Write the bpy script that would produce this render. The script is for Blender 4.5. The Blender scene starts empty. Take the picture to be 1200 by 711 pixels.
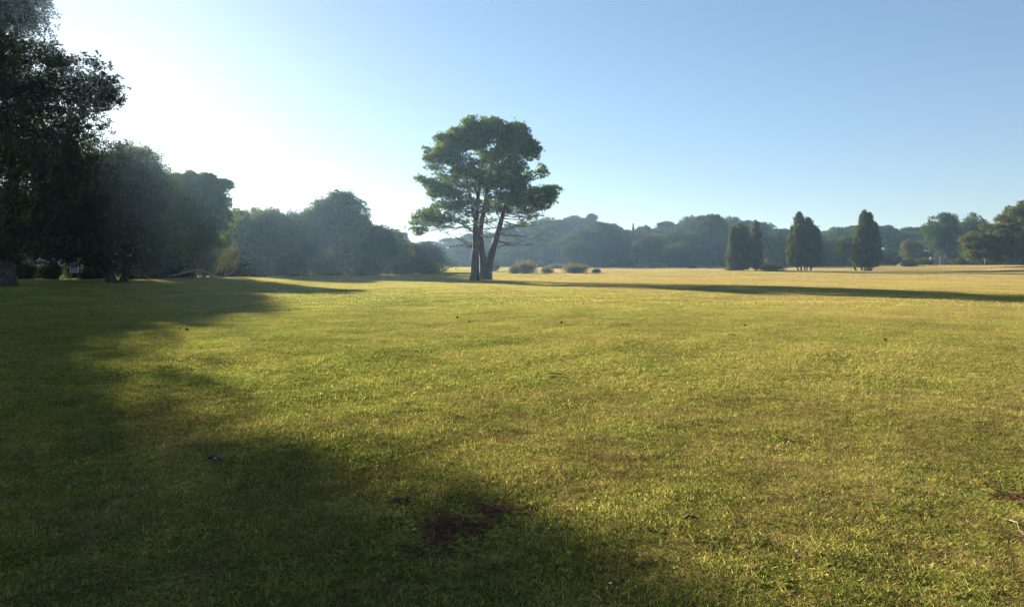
import bpy, math, random
import numpy as np
from mathutils import Vector, Euler

sc = bpy.context.scene
C = sc.collection
R = math.radians

# ------------------------------------------------------------------ camera
CAM_Z, HOR, F = 1.7, 312.0, 800.0            # eye height, horizon row and focal length in photo pixels
cd = bpy.data.cameras.new('camera'); cam = bpy.data.objects.new('camera', cd); C.objects.link(cam)
cd.sensor_width = 36.0; cd.lens = 36.0 * F / 1200.0
cd.shift_y = (HOR - 355.5) / 1200.0
cd.clip_start = 0.05; cd.clip_end = 6000
cam.location = (0, 0, CAM_Z); cam.rotation_euler = (R(90), 0, 0)
sc.camera = cam

# ------------------------------------------------------------------ sky, sun, exposure
SUN_AZ = math.atan2(505, 800)                 # left of the view direction
SUN_EL = math.atan2(242, math.hypot(505, 800))
to_sun = Vector((-math.sin(SUN_AZ) * math.cos(SUN_EL), math.cos(SUN_AZ) * math.cos(SUN_EL), math.sin(SUN_EL)))
w = bpy.data.worlds.new('World'); sc.world = w; w.use_nodes = True
nt = w.node_tree
sky = nt.nodes.new('ShaderNodeTexSky'); sky.sky_type = 'NISHITA'; sky.sun_disc = False
sky.sun_elevation = SUN_EL; sky.sun_rotation = -SUN_AZ
sky.altitude = 0; sky.air_density = 1.0; sky.dust_density = 0.2; sky.ozone_density = 2.0
bg = nt.nodes['Background']; bg.inputs['Strength'].default_value = 0.05
gm = nt.nodes.new('ShaderNodeGamma'); gm.inputs['Gamma'].default_value = 0.72      # softens the contrast between the glare round the sun and the far sky
tint = nt.nodes.new('ShaderNodeMix'); tint.data_type = 'RGBA'; tint.blend_type = 'MULTIPLY'; tint.inputs['Factor'].default_value = 1
tint.inputs['B'].default_value = (0.71, 0.80, 0.915, 1)
nt.links.new(sky.outputs[0], gm.inputs['Color']); nt.links.new(gm.outputs[0], tint.inputs['A']); nt.links.new(tint.outputs['Result'], bg.inputs['Color'])
sd = bpy.data.lights.new('sun', 'SUN'); so = bpy.data.objects.new('sun', sd); C.objects.link(so)
sd.energy = 5.0; sd.angle = R(0.53); sd.color = (1.0, 0.88, 0.70)
so.rotation_euler = to_sun.to_track_quat('Z', 'Y').to_euler(); so.location = (-30, 40, 40)
sc.view_settings.view_transform = 'Standard'; sc.view_settings.look = 'None'
sc.view_settings.exposure = 2.5; sc.view_settings.gamma = 1.0; sc.view_settings.use_curve_mapping = False
sc.render.engine = 'CYCLES'
cy = sc.cycles
cy.max_bounces = 8; cy.diffuse_bounces = 5; cy.glossy_bounces = 2; cy.transmission_bounces = 3
cy.transparent_max_bounces = 4; cy.volume_bounces = 1
cy.use_denoising = True; cy.denoiser = 'OPENIMAGEDENOISE'; cy.denoising_input_passes = 'RGB_ALBEDO_NORMAL'; cy.denoising_prefilter = 'ACCURATE'
cy.sample_clamp_indirect = 4.0
cy.use_adaptive_sampling = True; cy.adaptive_threshold = 0.008
HAZE_DENSITY = 0.00023; HAZE_G = 0.5; HAZE_COL = (0.42, 0.67, 1.0, 1)

# ------------------------------------------------------------------ helpers
def P(px, py, Y):
    return np.array([(px - 600.0) / F * Y, Y, CAM_Z + (HOR - py) / F * Y])

def sm(t):
    t = np.clip(t, 0, 1); return t * t * (3 - 2 * t)

_w = np.random.default_rng(5)
_waves = [(_w.uniform(0, 6.28), _w.uniform(0, 6.28), L, a) for L, a in
          [(31, .035), (23, .03), (17, .022), (11, .016), (7.3, .012), (4.9, .011), (3.3, .009), (2.1, .006), (1.3, .005)]]
def gz(x, y):
    x = np.asarray(x, float); y = np.asarray(y, float)
    z = 1.4 * sm((y - 90) / 170) + 2.5 * sm((y - 250) / 200)
    z = z + 0.35 * sm((-x - 17) / 22) * sm((y - 22) / 30) * (1 - sm((y - 150) / 60))
    z = z + 1.15 * sm((x - 95) / 24) * sm((y - 60) / 60) * (1 - 0.7 * sm((y - 170) / 90))
    near = 1 - sm((y - 25) / 60)
    for th, ph, L, a in _waves:
        k = 6.283 / L
        z = z + a * np.sin(k * (math.cos(th) * x + math.sin(th) * y) + ph) * (near if L < 15 else (0.4 + 0.6 * near))
    d2 = (x * x + y * y)
    return z - (0.0 if d2.ndim else 0.0)

_g1 = np.random.default_rng(8).normal(size=(256, 256)); _g2 = np.random.default_rng(9).normal(size=(256, 256))
def _vn(g_, x, y, L):
    qx, qy = x / L, y / L; i, j = np.floor(qx).astype(int), np.floor(qy).astype(int); fx, fy = sm(qx - i), sm(qy - j)
    a = g_[i % 256, j % 256] * (1 - fx) + g_[(i + 1) % 256, j % 256] * fx; b_ = g_[i % 256, (j + 1) % 256] * (1 - fx) + g_[(i + 1) % 256, (j + 1) % 256] * fx
    return a * (1 - fy) + b_ * fy
def turf(x, y):
    """lumps and hoof-sized hollows of grazed turf, a centimetre or two deep"""
    x = np.asarray(x, float); y = np.asarray(y, float); fade = 1 - sm((y - 9) / 12)
    return fade * (.0055 * _vn(_g1, x, y, .13) + .004 * _vn(_g2, x, y, .31) + .0035 * _vn(_g2, y + 7, x, .07) + .006 * _vn(_g1, y, x, .9))
def gzs(x, y): return float(gz(x, y))

def mesh(name, V, quads=None, tris=None, smooth=False):
    me = bpy.data.meshes.new(name)
    V = np.asarray(V, np.float32)
    idx = []; starts = []; s = 0
    for Fc, k in ((quads, 4), (tris, 3)):
        if Fc is not None and len(Fc):
            Fc = np.asarray(Fc, np.int32)
            idx.append(Fc.ravel()); starts.append(s + np.arange(len(Fc), dtype=np.int32) * k); s += Fc.size
    idx = np.concatenate(idx); starts = np.concatenate(starts)
    me.vertices.add(len(V)); me.vertices.foreach_set('co', V.ravel())
    me.loops.add(len(idx)); me.loops.foreach_set('vertex_index', idx)
    me.polygons.add(len(starts)); me.polygons.foreach_set('loop_start', starts)
    me.update(calc_edges=True); me.validate()
    me.polygons.foreach_set('use_smooth', np.full(len(me.polygons), smooth))
    return me

class MB:                                     # collects shapes, links them as ONE mesh
    def __init__(s): s.V = []; s.Q = []; s.T = []; s.n = 0
    def add(s, V, Q=None, T=None):
        V = np.asarray(V, float).reshape(-1, 3)
        if Q is not None and len(Q): s.Q.append(np.asarray(Q, int) + s.n)
        if T is not None and len(T): s.T.append(np.asarray(T, int) + s.n)
        s.V.append(V); s.n += len(V)
    def box(s, c, size, rz=0.0, tilt=0.0):
        hx, hy, hz = [v / 2 for v in size]
        V = np.array([[x, y, z] for z in (-hz, hz) for y in (-hy, hy) for x in (-hx, hx)])
        ct, st = math.cos(tilt), math.sin(tilt)
        V = np.stack([V[:, 0] * ct - V[:, 2] * st, V[:, 1], V[:, 0] * st + V[:, 2] * ct], 1)
        cr, sr = math.cos(rz), math.sin(rz)
        V = np.stack([V[:, 0] * cr - V[:, 1] * sr, V[:, 0] * sr + V[:, 1] * cr, V[:, 2]], 1) + np.asarray(c)
        s.add(V, [(0, 2, 3, 1), (4, 5, 7, 6), (0, 1, 5, 4), (2, 6, 7, 3), (0, 4, 6, 2), (1, 3, 7, 5)])
    def tube(s, pts, rad, n=6, rng=None, bump=0.0):
        pts = np.asarray(pts, float); rad = np.asarray(rad, float); m = len(pts)
        tan = np.gradient(pts, axis=0); tan /= np.linalg.norm(tan, axis=1)[:, None] + 1e-9
        u = np.cross(tan, [0.31, 0.17, 0.2]); u = np.cross(tan, np.array([1.0, 0.13, 0.07])) if abs(tan[0][0]) < .9 else np.cross(tan, np.array([0, 0, 1.0]))
        u /= np.linalg.norm(u, axis=1)[:, None] + 1e-9; v = np.cross(tan, u)
        a = np.arange(n) * 2 * math.pi / n
        rr = np.ones((m, n)) if rng is None else 1 + bump * rng.normal(size=(m, n)) * 0.5 + bump * rng.normal(size=(1, n))
        V = pts[:, None] + (rad[:, None] * rr)[..., None] * (np.cos(a)[None, :, None] * u[:, None] + np.sin(a)[None, :, None] * v[:, None])
        i = np.arange(m - 1)[:, None] * n; j = np.arange(n)[None]; j2 = (j + 1) % n
        Q = np.stack([i + j, i + j2, i + n + j2, i + n + j], -1).reshape(-1, 4)
        V = np.concatenate([V.reshape(-1, 3), pts[-1:], pts[:1]])
        k = m * n; T = [(k - n + q, k - n + (q + 1) % n, k) for q in range(n)] + [((q + 1) % n, q, k + 1) for q in range(n)]
        s.add(V, Q, T)
    def build(s, name, mat, parent=None, smooth=False):
        V = np.concatenate(s.V)
        Q = np.concatenate(s.Q) if s.Q else None; T = np.concatenate(s.T) if s.T else None
        return obj(name, mesh(name, V, Q, T, smooth), mat, parent)

def obj(name, me, mat, parent=None):
    o = bpy.data.objects.new(name, me); C.objects.link(o)
    for m_ in (mat if isinstance(mat, (list, tuple)) else [mat]):
        me.materials.append(m_)
    if parent: o.parent = parent
    return o
def tag(o, label=None, cat=None, group=None, kind=None):
    if label: o['label'] = label
    if cat: o['category'] = cat
    if group: o['group'] = group
    if kind: o['kind'] = kind
    return o
def thing(name, label, cat, loc, rz=0, group=None):
    o = bpy.data.objects.new(name, None); C.objects.link(o); o.empty_display_size = .3
    o.location = loc; o.rotation_euler = (0, 0, rz)
    return tag(o, label, cat, group)
def dup(root, loc, rz=0, scale=(1, 1, 1), label=None, cat=None, group=None):
    r = root.copy(); C.objects.link(r); r.location = loc; r.rotation_euler = (0, 0, rz); r.scale = scale
    if 'group' in r.keys(): del r['group']
    tag(r, label, cat, group)
    for ch in list(root.children):
        c = ch.copy(); C.objects.link(c); c.parent = r
        for g in list(ch.children):
            d = g.copy(); C.objects.link(d); d.parent = c
    return r

# ------------------------------------------------------------------ materials
def mat_new(name):
    m = bpy.data.materials.new(name); m.use_nodes = True; t = m.node_tree; t.nodes.clear()
    return m, t, t.nodes, t.links
def ramp(n, stops):
    r = n.new('ShaderNodeValToRGB'); e = r.color_ramp.elements
    while len(e) < len(stops): e.new(0.5)
    for q, (p, c) in enumerate(stops): e[q].position = p; e[q].color = (*c, 1)
    return r
def leaf_mat(name, cols, transl=0.3, rough=0.5, scale=0.35, coord='Object', gloss=0.04):
    """leaf colour varies leaf by leaf and in drifts a metre or so across"""
    m, t, n, l = mat_new(name)
    geo = n.new('ShaderNodeNewGeometry'); tc = n.new('ShaderNodeTexCoord')
    nz = n.new('ShaderNodeTexNoise'); nz.inputs['Scale'].default_value = scale; nz.inputs['Detail'].default_value = 2
    l.new(tc.outputs[coord], nz.inputs['Vector'])
    mx = n.new('ShaderNodeMath'); mx.operation = 'MULTIPLY_ADD'; mx.inputs[1].default_value = 0.5
    l.new(geo.outputs['Random Per Island'], mx.inputs[0])
    m2 = n.new('ShaderNodeMath'); m2.operation = 'MULTIPLY_ADD'; m2.inputs[1].default_value = 1.0; m2.inputs[2].default_value = -0.25
    l.new(nz.outputs['Fac'], m2.inputs[0]); l.new(m2.outputs[0], mx.inputs[2])
    r = ramp(n, cols); l.new(mx.outputs[0], r.inputs[0])
    d = n.new('ShaderNodeBsdfDiffuse'); l.new(r.outputs[0], d.inputs['Color'])
    tr = n.new('ShaderNodeBsdfTranslucent')
    hs = n.new('ShaderNodeHueSaturation'); hs.inputs['Hue'].default_value = 0.485; hs.inputs['Saturation'].default_value = 1.15; hs.inputs['Value'].default_value = 1.5
    l.new(r.outputs[0], hs.inputs['Color']); l.new(hs.outputs[0], tr.inputs['Color'])
    mix = n.new('ShaderNodeMixShader'); mix.inputs[0].default_value = transl
    l.new(d.outputs[0], mix.inputs[1]); l.new(tr.outputs[0], mix.inputs[2])
    o = n.new('ShaderNodeOutputMaterial'); l.new(mix.outputs[0], o.inputs['Surface'])
    return m
def rough_mat(name, stops, scale=6, detail=6, rough=0.9, bump=0.5, stretch=(1, 1, 1), coord='Object', bdist=0.03):
    m, t, n, l = mat_new(name)
    tc = n.new('ShaderNodeTexCoord'); mp = n.new('ShaderNodeMapping'); mp.inputs['Scale'].default_value = stretch
    l.new(tc.outputs[coord], mp.inputs[0])
    nz = n.new('ShaderNodeTexNoise'); nz.inputs['Scale'].default_value = scale; nz.inputs['Detail'].default_value = detail
    nz.inputs['Roughness'].default_value = 0.65
    l.new(mp.outputs[0], nz.inputs['Vector'])
    r = ramp(n, stops); l.new(nz.outputs['Fac'], r.inputs[0])
    b = n.new('ShaderNodeBsdfPrincipled'); b.inputs['Roughness'].default_value = rough; b.inputs['Specular IOR Level'].default_value = .2
    l.new(r.outputs[0], b.inputs['Base Color'])
    bp = n.new('ShaderNodeBump'); bp.inputs['Strength'].default_value = bump; bp.inputs['Distance'].default_value = bdist
    l.new(nz.outputs['Fac'], bp.inputs['Height']); l.new(bp.outputs[0], b.inputs['Normal'])
    o = n.new('ShaderNodeOutputMaterial'); l.new(b.outputs[0], o.inputs['Surface'])
    return m

M = {}
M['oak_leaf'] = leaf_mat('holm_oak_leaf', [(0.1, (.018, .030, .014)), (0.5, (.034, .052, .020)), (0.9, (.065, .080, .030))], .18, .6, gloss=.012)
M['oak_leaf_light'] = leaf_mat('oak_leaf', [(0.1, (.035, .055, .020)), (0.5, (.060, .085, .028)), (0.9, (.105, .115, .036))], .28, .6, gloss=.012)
M['pine_leaf'] = leaf_mat('pine_needle', [(0.1, (.032, .060, .008)), (0.5, (.070, .118, .014)), (0.9, (.135, .175, .024))], .36, .5)
M['olive_oak_leaf'] = leaf_mat('olive_oak_leaf', [(0.1, (.040, .052, .014)), (0.5, (.070, .084, .024)), (0.9, (.118, .118, .038))], .28, .5)
M['far_leaf'] = leaf_mat('wood_leaf', [(0.1, (.030, .052, .018)), (0.5, (.048, .075, .024)), (0.9, (.085, .105, .034))], .22, .55, .12)
M['far_olive'] = leaf_mat('olive_wood_leaf', [(0.1, (.06, .068, .025)), (0.5, (.10, .105, .04)), (0.9, (.16, .15, .065))], .22, .55, .15)
M['cypress_leaf'] = leaf_mat('cypress_spray', [(0.1, (.026, .040, .012)), (0.5, (.055, .072, .018)), (0.9, (.11, .115, .03))], .28, .6, .5)
M['autumn_leaf'] = leaf_mat('autumn_leaf', [(0.1, (.040, .046, .014)), (0.5, (.068, .072, .022)), (0.9, (.105, .096, .03))], .3, .5)
M['bush_leaf'] = leaf_mat('dry_bush_leaf', [(0.1, (.075, .07, .03)), (0.5, (.13, .118, .048)), (0.9, (.19, .165, .075))], .25, .6, .8)
M['broom_leaf'] = leaf_mat('green_bush_leaf', [(0.1, (.03, .045, .016)), (0.5, (.055, .072, .024)), (0.9, (.09, .10, .036))], .22, .6, .8)
M['pine_bark'] = rough_mat('pine_bark', [(.3, (.018, .010, .008)), (.5, (.062, .036, .027)), (.7, (.13, .08, .06))], 5, 6, .9, .9, (1, 1, .35))
M['bark'] = rough_mat('grey_bark', [(.3, (.022, .019, .016)), (.5, (.06, .052, .042)), (.72, (.12, .105, .085))], 6, 6, .9, .8, (1, 1, .4))
M['pale_bark'] = rough_mat('pale_dead_wood', [(.3, (.13, .11, .09)), (.5, (.24, .21, .18)), (.72, (.36, .33, .29))], 5, 5, .85, .5, (1, 1, .4))
M['old_wood'] = rough_mat('weathered_wood', [(.3, (.12, .085, .06)), (.5, (.22, .165, .12)), (.72, (.32, .26, .2))], 4, 5, .85, .4)
M['stone'] = rough_mat('rubble_stone', [(.3, (.12, .105, .085)), (.5, (.27, .24, .2)), (.72, (.42, .38, .32))], 3, 6, .9, .9)
M['cone'] = rough_mat('pine_cone_scale', [(.3, (.012, .008, .006)), (.5, (.04, .026, .018)), (.72, (.08, .055, .035))], 60, 4, .8, .6)
M['twig'] = rough_mat('dry_twig', [(.3, (.09, .065, .045)), (.5, (.16, .125, .09)), (.72, (.24, .19, .14))], 30, 4, .8, .3)
M['dark_twig'] = rough_mat('dark_twig', [(.3, (.02, .016, .012)), (.5, (.055, .042, .032)), (.72, (.1, .08, .06))], 30, 4, .85, .3)
M['pale_leaf'] = rough_mat('bleached_leaf', [(.3, (.26, .22, .16)), (.5, (.38, .33, .25)), (.72, (.5, .45, .36))], 40, 3, .7, .2)
M['brown_leaf'] = rough_mat('brown_leaf', [(.3, (.09, .035, .016)), (.5, (.20, .075, .03)), (.72, (.30, .13, .05))], 40, 3, .7, .2)

def soil_mask(n, l, vec):
    """bare soil: broken patches with a shape of their own, placed where the photograph shows worn turf"""
    total = None
    nz = n.new('ShaderNodeTexNoise'); nz.inputs['Scale'].default_value = 5.5; nz.inputs['Detail'].default_value = 6; nz.inputs['Roughness'].default_value = .65
    l.new(vec, nz.inputs['Vector'])
    for (cx, cy_, rx, ry) in SOIL:
        mp = n.new('ShaderNodeMapping'); mp.vector_type = 'POINT'
        mp.inputs['Location'].default_value = (-cx / rx, -cy_ / ry, 0); mp.inputs['Scale'].default_value = (1 / rx, 1 / ry, 0)
        l.new(vec, mp.inputs[0])
        ln = n.new('ShaderNodeVectorMath'); ln.operation = 'LENGTH'; l.new(mp.outputs[0], ln.inputs[0])
        s = n.new('ShaderNodeMapRange'); s.inputs['From Min'].default_value = 1.5; s.inputs['From Max'].default_value = 0.0
        l.new(ln.outputs['Value'], s.inputs['Value'])
        if total is None: total = s.outputs[0]
        else:
            a = n.new('ShaderNodeMath'); a.operation = 'MAXIMUM'; l.new(total, a.inputs[0]); l.new(s.outputs[0], a.inputs[1]); total = a.outputs[0]
    a = n.new('ShaderNodeMath'); a.operation = 'MULTIPLY_ADD'; a.inputs[1].default_value = 2.8; a.inputs[2].default_value = -1.7
    l.new(nz.outputs['Fac'], a.inputs[0])
    b = n.new('ShaderNodeMath'); b.operation = 'ADD'; l.new(total, b.inputs[0]); l.new(a.outputs[0], b.inputs[1])
    s = n.new('ShaderNodeMapRange'); s.inputs['From Min'].default_value = 0.12; s.inputs['From Max'].default_value = 0.5
    l.new(b.outputs[0], s.inputs['Value'])
    return s.outputs[0]
# worn patches: x, y, half width, half depth
SOIL = [(-.40, 4.38, .32, .32), (-.10, 4.66, .30, .15), (-.78, 4.86, .14, .09), (-.55, 4.05, .14, .08), (3.95, 5.15, .34, .18)]

def dry_field(n, l, vec):
    """0 = green turf, 1 = straw: drifts, and the field itself dries out beyond about 45 m"""
    sx = n.new('ShaderNodeSeparateXYZ'); l.new(vec, sx.inputs[0])
    far = n.new('ShaderNodeMapRange'); far.inputs['From Min'].default_value = 22; far.inputs['From Max'].default_value = 75; far.inputs['To Min'].default_value = -.05; far.inputs['To Max'].default_value = .26
    l.new(sx.outputs['Y'], far.inputs['Value'])
    rt = n.new('ShaderNodeMapRange'); rt.inputs['From Min'].default_value = -6; rt.inputs['From Max'].default_value = 14; rt.inputs['To Min'].default_value = -.1; rt.inputs['To Max'].default_value = .17
    l.new(sx.outputs['X'], rt.inputs['Value'])
    a = n.new('ShaderNodeMath'); l.new(far.outputs[0], a.inputs[0]); l.new(rt.outputs[0], a.inputs[1])
    cur = a.outputs[0]
    for scl, k in ((0.09, .4), (0.55, .45), (2.4, .4), (8.0, .6)):
        nz = n.new('ShaderNodeTexNoise'); nz.inputs['Scale'].default_value = scl; nz.inputs['Detail'].default_value = 3
        l.new(vec, nz.inputs['Vector'])
        q = n.new('ShaderNodeMath'); q.operation = 'MULTIPLY_ADD'; q.inputs[1].default_value = k * 1.6
        l.new(nz.outputs['Fac'], q.inputs[0])
        q2 = n.new('ShaderNodeMath'); q2.operation = 'ADD'; q2.inputs[1].default_value = -k * .8
        l.new(cur, q2.inputs[0]); l.new(q2.outputs[0], q.inputs[2]); cur = q.outputs[0]
    q2 = n.new('ShaderNodeMath'); q2.operation = 'ADD'; q2.inputs[1].default_value = .33
    l.new(cur, q2.inputs[0])
    return q2.outputs[0]

def ground_mat():
    m, t, n, l = mat_new('meadow_ground')
    g = n.new('ShaderNodeNewGeometry'); pos = g.outputs['Position']
    dry = dry_field(n, l, pos)
    r = ramp(n, [(.15, (.135, .17, .04)), (.45, (.29, .265, .07)), (.75, (.29, .235, .09)), (1, (.22, .175, .085))])
    l.new(dry, r.inputs[0])
    nz = n.new('ShaderNodeTexNoise'); nz.inputs['Scale'].default_value = 26; nz.inputs['Detail'].default_value = 8; nz.inputs['Roughness'].default_value = .8
    l.new(pos, nz.inputs['Vector'])
    r2 = ramp(n, [(.38, (.12, .10, .08)), (.47, (.5, .46, .40)), (.55, (.95, .88, .8)), (.66, (1.7, 1.55, 1.4))])
    l.new(nz.outputs['Fac'], r2.inputs[0])
    mu = n.new('ShaderNodeMix'); mu.data_type = 'RGBA'; mu.blend_type = 'MULTIPLY'; mu.inputs['Factor'].default_value = 1
    l.new(r.outputs[0], mu.inputs['A']); l.new(r2.outputs[0], mu.inputs['B'])
    so_ = n.new('ShaderNodeMix'); so_.data_type = 'RGBA'
    l.new(soil_mask(n, l, pos), so_.inputs['Factor']); l.new(mu.outputs['Result'], so_.inputs['A'])
    rs = ramp(n, [(.3, (.030, .016, .011)), (.55, (.085, .044, .03)), (.8, (.15, .09, .06))]); l.new(nz.outputs['Fac'], rs.inputs[0])
    l.new(rs.outputs[0], so_.inputs['B'])
    b = n.new('ShaderNodeBsdfDiffuse'); l.new(so_.outputs['Result'], b.inputs['Color'])
    bp = n.new('ShaderNodeBump'); bp.inputs['Strength'].default_value = .9; bp.inputs['Distance'].default_value = .022
    l.new(nz.outputs['Fac'], bp.inputs['Height']); l.new(bp.outputs[0], b.inputs['Normal'])
    o = n.new('ShaderNodeOutputMaterial'); l.new(b.outputs[0], o.inputs['Surface'])
    return m
def blade_mat(name, stops, transl):
    m, t, n, l = mat_new(name)
    g = n.new('ShaderNodeNewGeometry'); pos = g.outputs['Position']
    dry = dry_field(n, l, pos)
    a = n.new('ShaderNodeMath'); a.operation = 'MULTIPLY_ADD'; a.inputs[1].default_value = .8; a.inputs[2].default_value = -.4
    l.new(g.outputs['Random Per Island'], a.inputs[0])
    s = n.new('ShaderNodeMath'); l.new(dry, s.inputs[0]); l.new(a.outputs[0], s.inputs[1])
    r0 = ramp(n, stops); l.new(s.outputs[0], r0.inputs[0])
    wn = n.new('ShaderNodeMath'); wn.operation = 'MULTIPLY'; wn.inputs[1].default_value = 37.7; l.new(g.outputs['Random Per Island'], wn.inputs[0])
    fr = n.new('ShaderNodeMath'); fr.operation = 'FRACT'; l.new(wn.outputs[0], fr.inputs[0])
    vr = n.new('ShaderNodeMapRange'); vr.inputs['To Min'].default_value = .6; vr.inputs['To Max'].default_value = 1.5; l.new(fr.outputs[0], vr.inputs['Value'])
    r = n.new('ShaderNodeVectorMath'); r.operation = 'SCALE'; l.new(r0.outputs[0], r.inputs[0]); l.new(vr.outputs[0], r.inputs['Scale'])
    d = n.new('ShaderNodeBsdfDiffuse'); l.new(r.outputs[0], d.inputs['Color'])
    tr = n.new('ShaderNodeBsdfTranslucent'); l.new(r.outputs[0], tr.inputs['Color'])
    mix = n.new('ShaderNodeMixShader'); mix.inputs[0].default_value = transl
    l.new(d.outputs[0], mix.inputs[1]); l.new(tr.outputs[0], mix.inputs[2])
    o = n.new('ShaderNodeOutputMaterial'); l.new(mix.outputs[0], o.inputs['Surface'])
    return m
M['ground'] = ground_mat()
M['blade'] = blade_mat('grass_blade', [(.1, (.165, .225, .04)), (.4, (.375, .35, .068)), (.7, (.45, .37, .13)), (1, (.28, .225, .115))], .5)
M['thatch'] = blade_mat('dead_grass', [(.1, (.15, .08, .04)), (.45, (.31, .225, .10)), (.8, (.34, .255, .12)), (1, (.25, .19, .095))], .3)

# ------------------------------------------------------------------ ground sheet
def ground():
    ys = np.concatenate([np.linspace(-60, -1, 25)[:-1], np.arange(-1, 2.6, .1), np.arange(2.6, 9, .03), np.arange(9, 16, .07), np.geomspace(16, 1100, 190)])
    xh = np.concatenate([np.arange(0, 7.5, .03), np.arange(7.5, 14, .1), np.geomspace(14, 1000, 110)])
    xs = np.concatenate([-xh[:0:-1], xh])
    X, Y = np.meshgrid(xs, ys); Z = gz(X, Y) + turf(X, Y)
    nx, ny = len(xs), len(ys)
    i = np.arange(ny - 1)[:, None] * nx + np.arange(nx - 1)[None]
    Q = np.stack([i, i + 1, i + nx + 1, i + nx], -1).reshape(-1, 4)
    o = obj('ground', mesh('ground', np.stack([X, Y, Z], -1).reshape(-1, 3), Q, smooth=True), M['ground'])
    tag(o, kind='structure')
ground()

# ------------------------------------------------------------------ grass (stuff): tufts of blades strewn over the field
def blade_patch(name, rng, rad, n, h, wdt, clumps, dead=.25, seg=2, flat=1.0, lie=(.15, 1.15)):
    """a roundish patch of blades: a third strewn evenly, the rest in clumps; some dead strands lying flat"""
    cc = rng.normal(size=(clumps, 2)) * rad * .6
    which = rng.integers(0, clumps, n)
    p = cc[which] + rng.normal(size=(n, 2)) * rad * .09
    ev = rng.random(n) < .4
    p[ev] = rng.normal(size=(int(ev.sum()), 2)) * rad * .55
    ch = rng.uniform(.55, 1.35, clumps)[which]
    dd = rng.random(n) < dead
    th = rng.uniform(0, 6.283, n); H = h * ch * rng.uniform(.5, 1.3, n)
    tilt = np.where(dd, rng.uniform(1.0, 1.5, n), rng.uniform(lie[0], lie[1], n) * flat)
    d = np.stack([np.cos(th), np.sin(th)], 1); pr = np.stack([-d[:, 1], d[:, 0]], 1)
    wv = wdt * rng.uniform(.6, 1.3, n)
    H = np.where(dd, H * 1.3, H); wv = np.where(dd, wv * .6, wv)
    b = np.concatenate([p, np.full((n, 1), -.006)], 1); b[:, 2] += rng.uniform(0, .012, n) * (lie[0] > .5); b[dd, 2] = rng.uniform(.003, .02, int(dd.sum()))
    mid = b + np.concatenate([d * (np.sin(tilt) * H * .45)[:, None], (np.cos(tilt) * H * .6)[:, None]], 1)
    tip = b + np.concatenate([d * (np.sin(tilt) * H)[:, None], (np.cos(tilt) * H)[:, None]], 1)
    off = np.concatenate([pr * (wv / 2)[:, None], np.zeros((n, 1))], 1)
    if seg == 2:
        V = np.stack([b - off, b + off, mid + off * .8, mid - off * .8, tip], 1).reshape(-1, 3)
        k = np.arange(n)[:, None] * 5
        me = mesh(name, V, k + [[0, 1, 2, 3]], k + [[3, 2, 4]])
        mi = np.concatenate([dd, dd]).astype(np.int32)
    else:
        V = np.stack([b - off, b + off, tip], 1).reshape(-1, 3); k = np.arange(n)[:, None] * 3
        me = mesh(name, V, None, k + [[0, 1, 2]]); mi = dd.astype(np.int32)
    me.materials.append(M['blade']); me.materials.append(M['thatch'])
    me.polygons.foreach_set('material_index', mi)
    return bpy.data.objects.new(name, me)

def scatter(name, label, patches, xy, rng, smin, smax, seed_idx=None):
    col = bpy.data.collections.new(name + '_tufts')
    for p in patches: col.objects.link(p)
    n = len(xy); x, y = xy[:, 0], xy[:, 1]; z = gz(x, y) + turf(x, y); e = .3
    gx = (gz(x + e, y) - gz(x - e, y)) / (2 * e); gy = (gz(x, y + e) - gz(x, y - e)) / (2 * e)
    rot = np.zeros((n, 3)); yaw = rng.uniform(0, 6.283, n)
    for i in range(n):
        q = Vector((-gx[i], -gy[i], 1)).normalized().to_track_quat('Z', 'Y') @ Euler((0, 0, yaw[i])).to_quaternion()
        rot[i] = q.to_euler()
    me = bpy.data.meshes.new(name); me.vertices.add(n)
    me.vertices.foreach_set('co', np.stack([x, y, z], 1).astype(np.float32).ravel())
    a = me.attributes.new('rot', 'FLOAT_VECTOR', 'POINT'); a.data.foreach_set('vector', rot.astype(np.float32).ravel())
    a = me.attributes.new('scl', 'FLOAT', 'POINT'); a.data.foreach_set('value', rng.uniform(smin, smax, n).astype(np.float32))
    a = me.attributes.new('idx', 'INT', 'POINT'); a.data.foreach_set('value', (rng.integers(0, len(patches), n) if seed_idx is None else seed_idx).astype(np.int32))
    o = bpy.data.objects.new(name, me); C.objects.link(o); tag(o, label, 'grass', kind='stuff')
    g = bpy.data.node_groups.new(name + '_nodes', 'GeometryNodeTree'); N, L = g.nodes, g.links
    g.interface.new_socket('Geometry', in_out='INPUT', socket_type='NodeSocketGeometry')
    g.interface.new_socket('Geometry', in_out='OUTPUT', socket_type='NodeSocketGeometry')
    gi, go = N.new('NodeGroupInput'), N.new('NodeGroupOutput')
    ci = N.new('GeometryNodeCollectionInfo'); ci.inputs['Collection'].default_value = col
    ci.inputs['Separate Children'].default_value = True; ci.inputs['Reset Children'].default_value = True
    ip = N.new('GeometryNodeInstanceOnPoints'); ip.inputs['Pick Instance'].default_value = True
    def attr(nm, ty):
        k = N.new('GeometryNodeInputNamedAttribute'); k.data_type = ty; k.inputs['Name'].default_value = nm
        return k.outputs['Attribute']
    L.new(gi.outputs[0], ip.inputs['Points']); L.new(ci.outputs[0], ip.inputs['Instance'])
    L.new(attr('idx', 'INT'), ip.inputs['Instance Index']); L.new(attr('rot', 'FLOAT_VECTOR'), ip.inputs['Rotation'])
    L.new(attr('scl', 'FLOAT'), ip.inputs['Scale']); L.new(ip.outputs[0], go.inputs[0])
    md = o.modifiers.new('strew', 'NODES'); md.node_group = g
    return o

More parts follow.
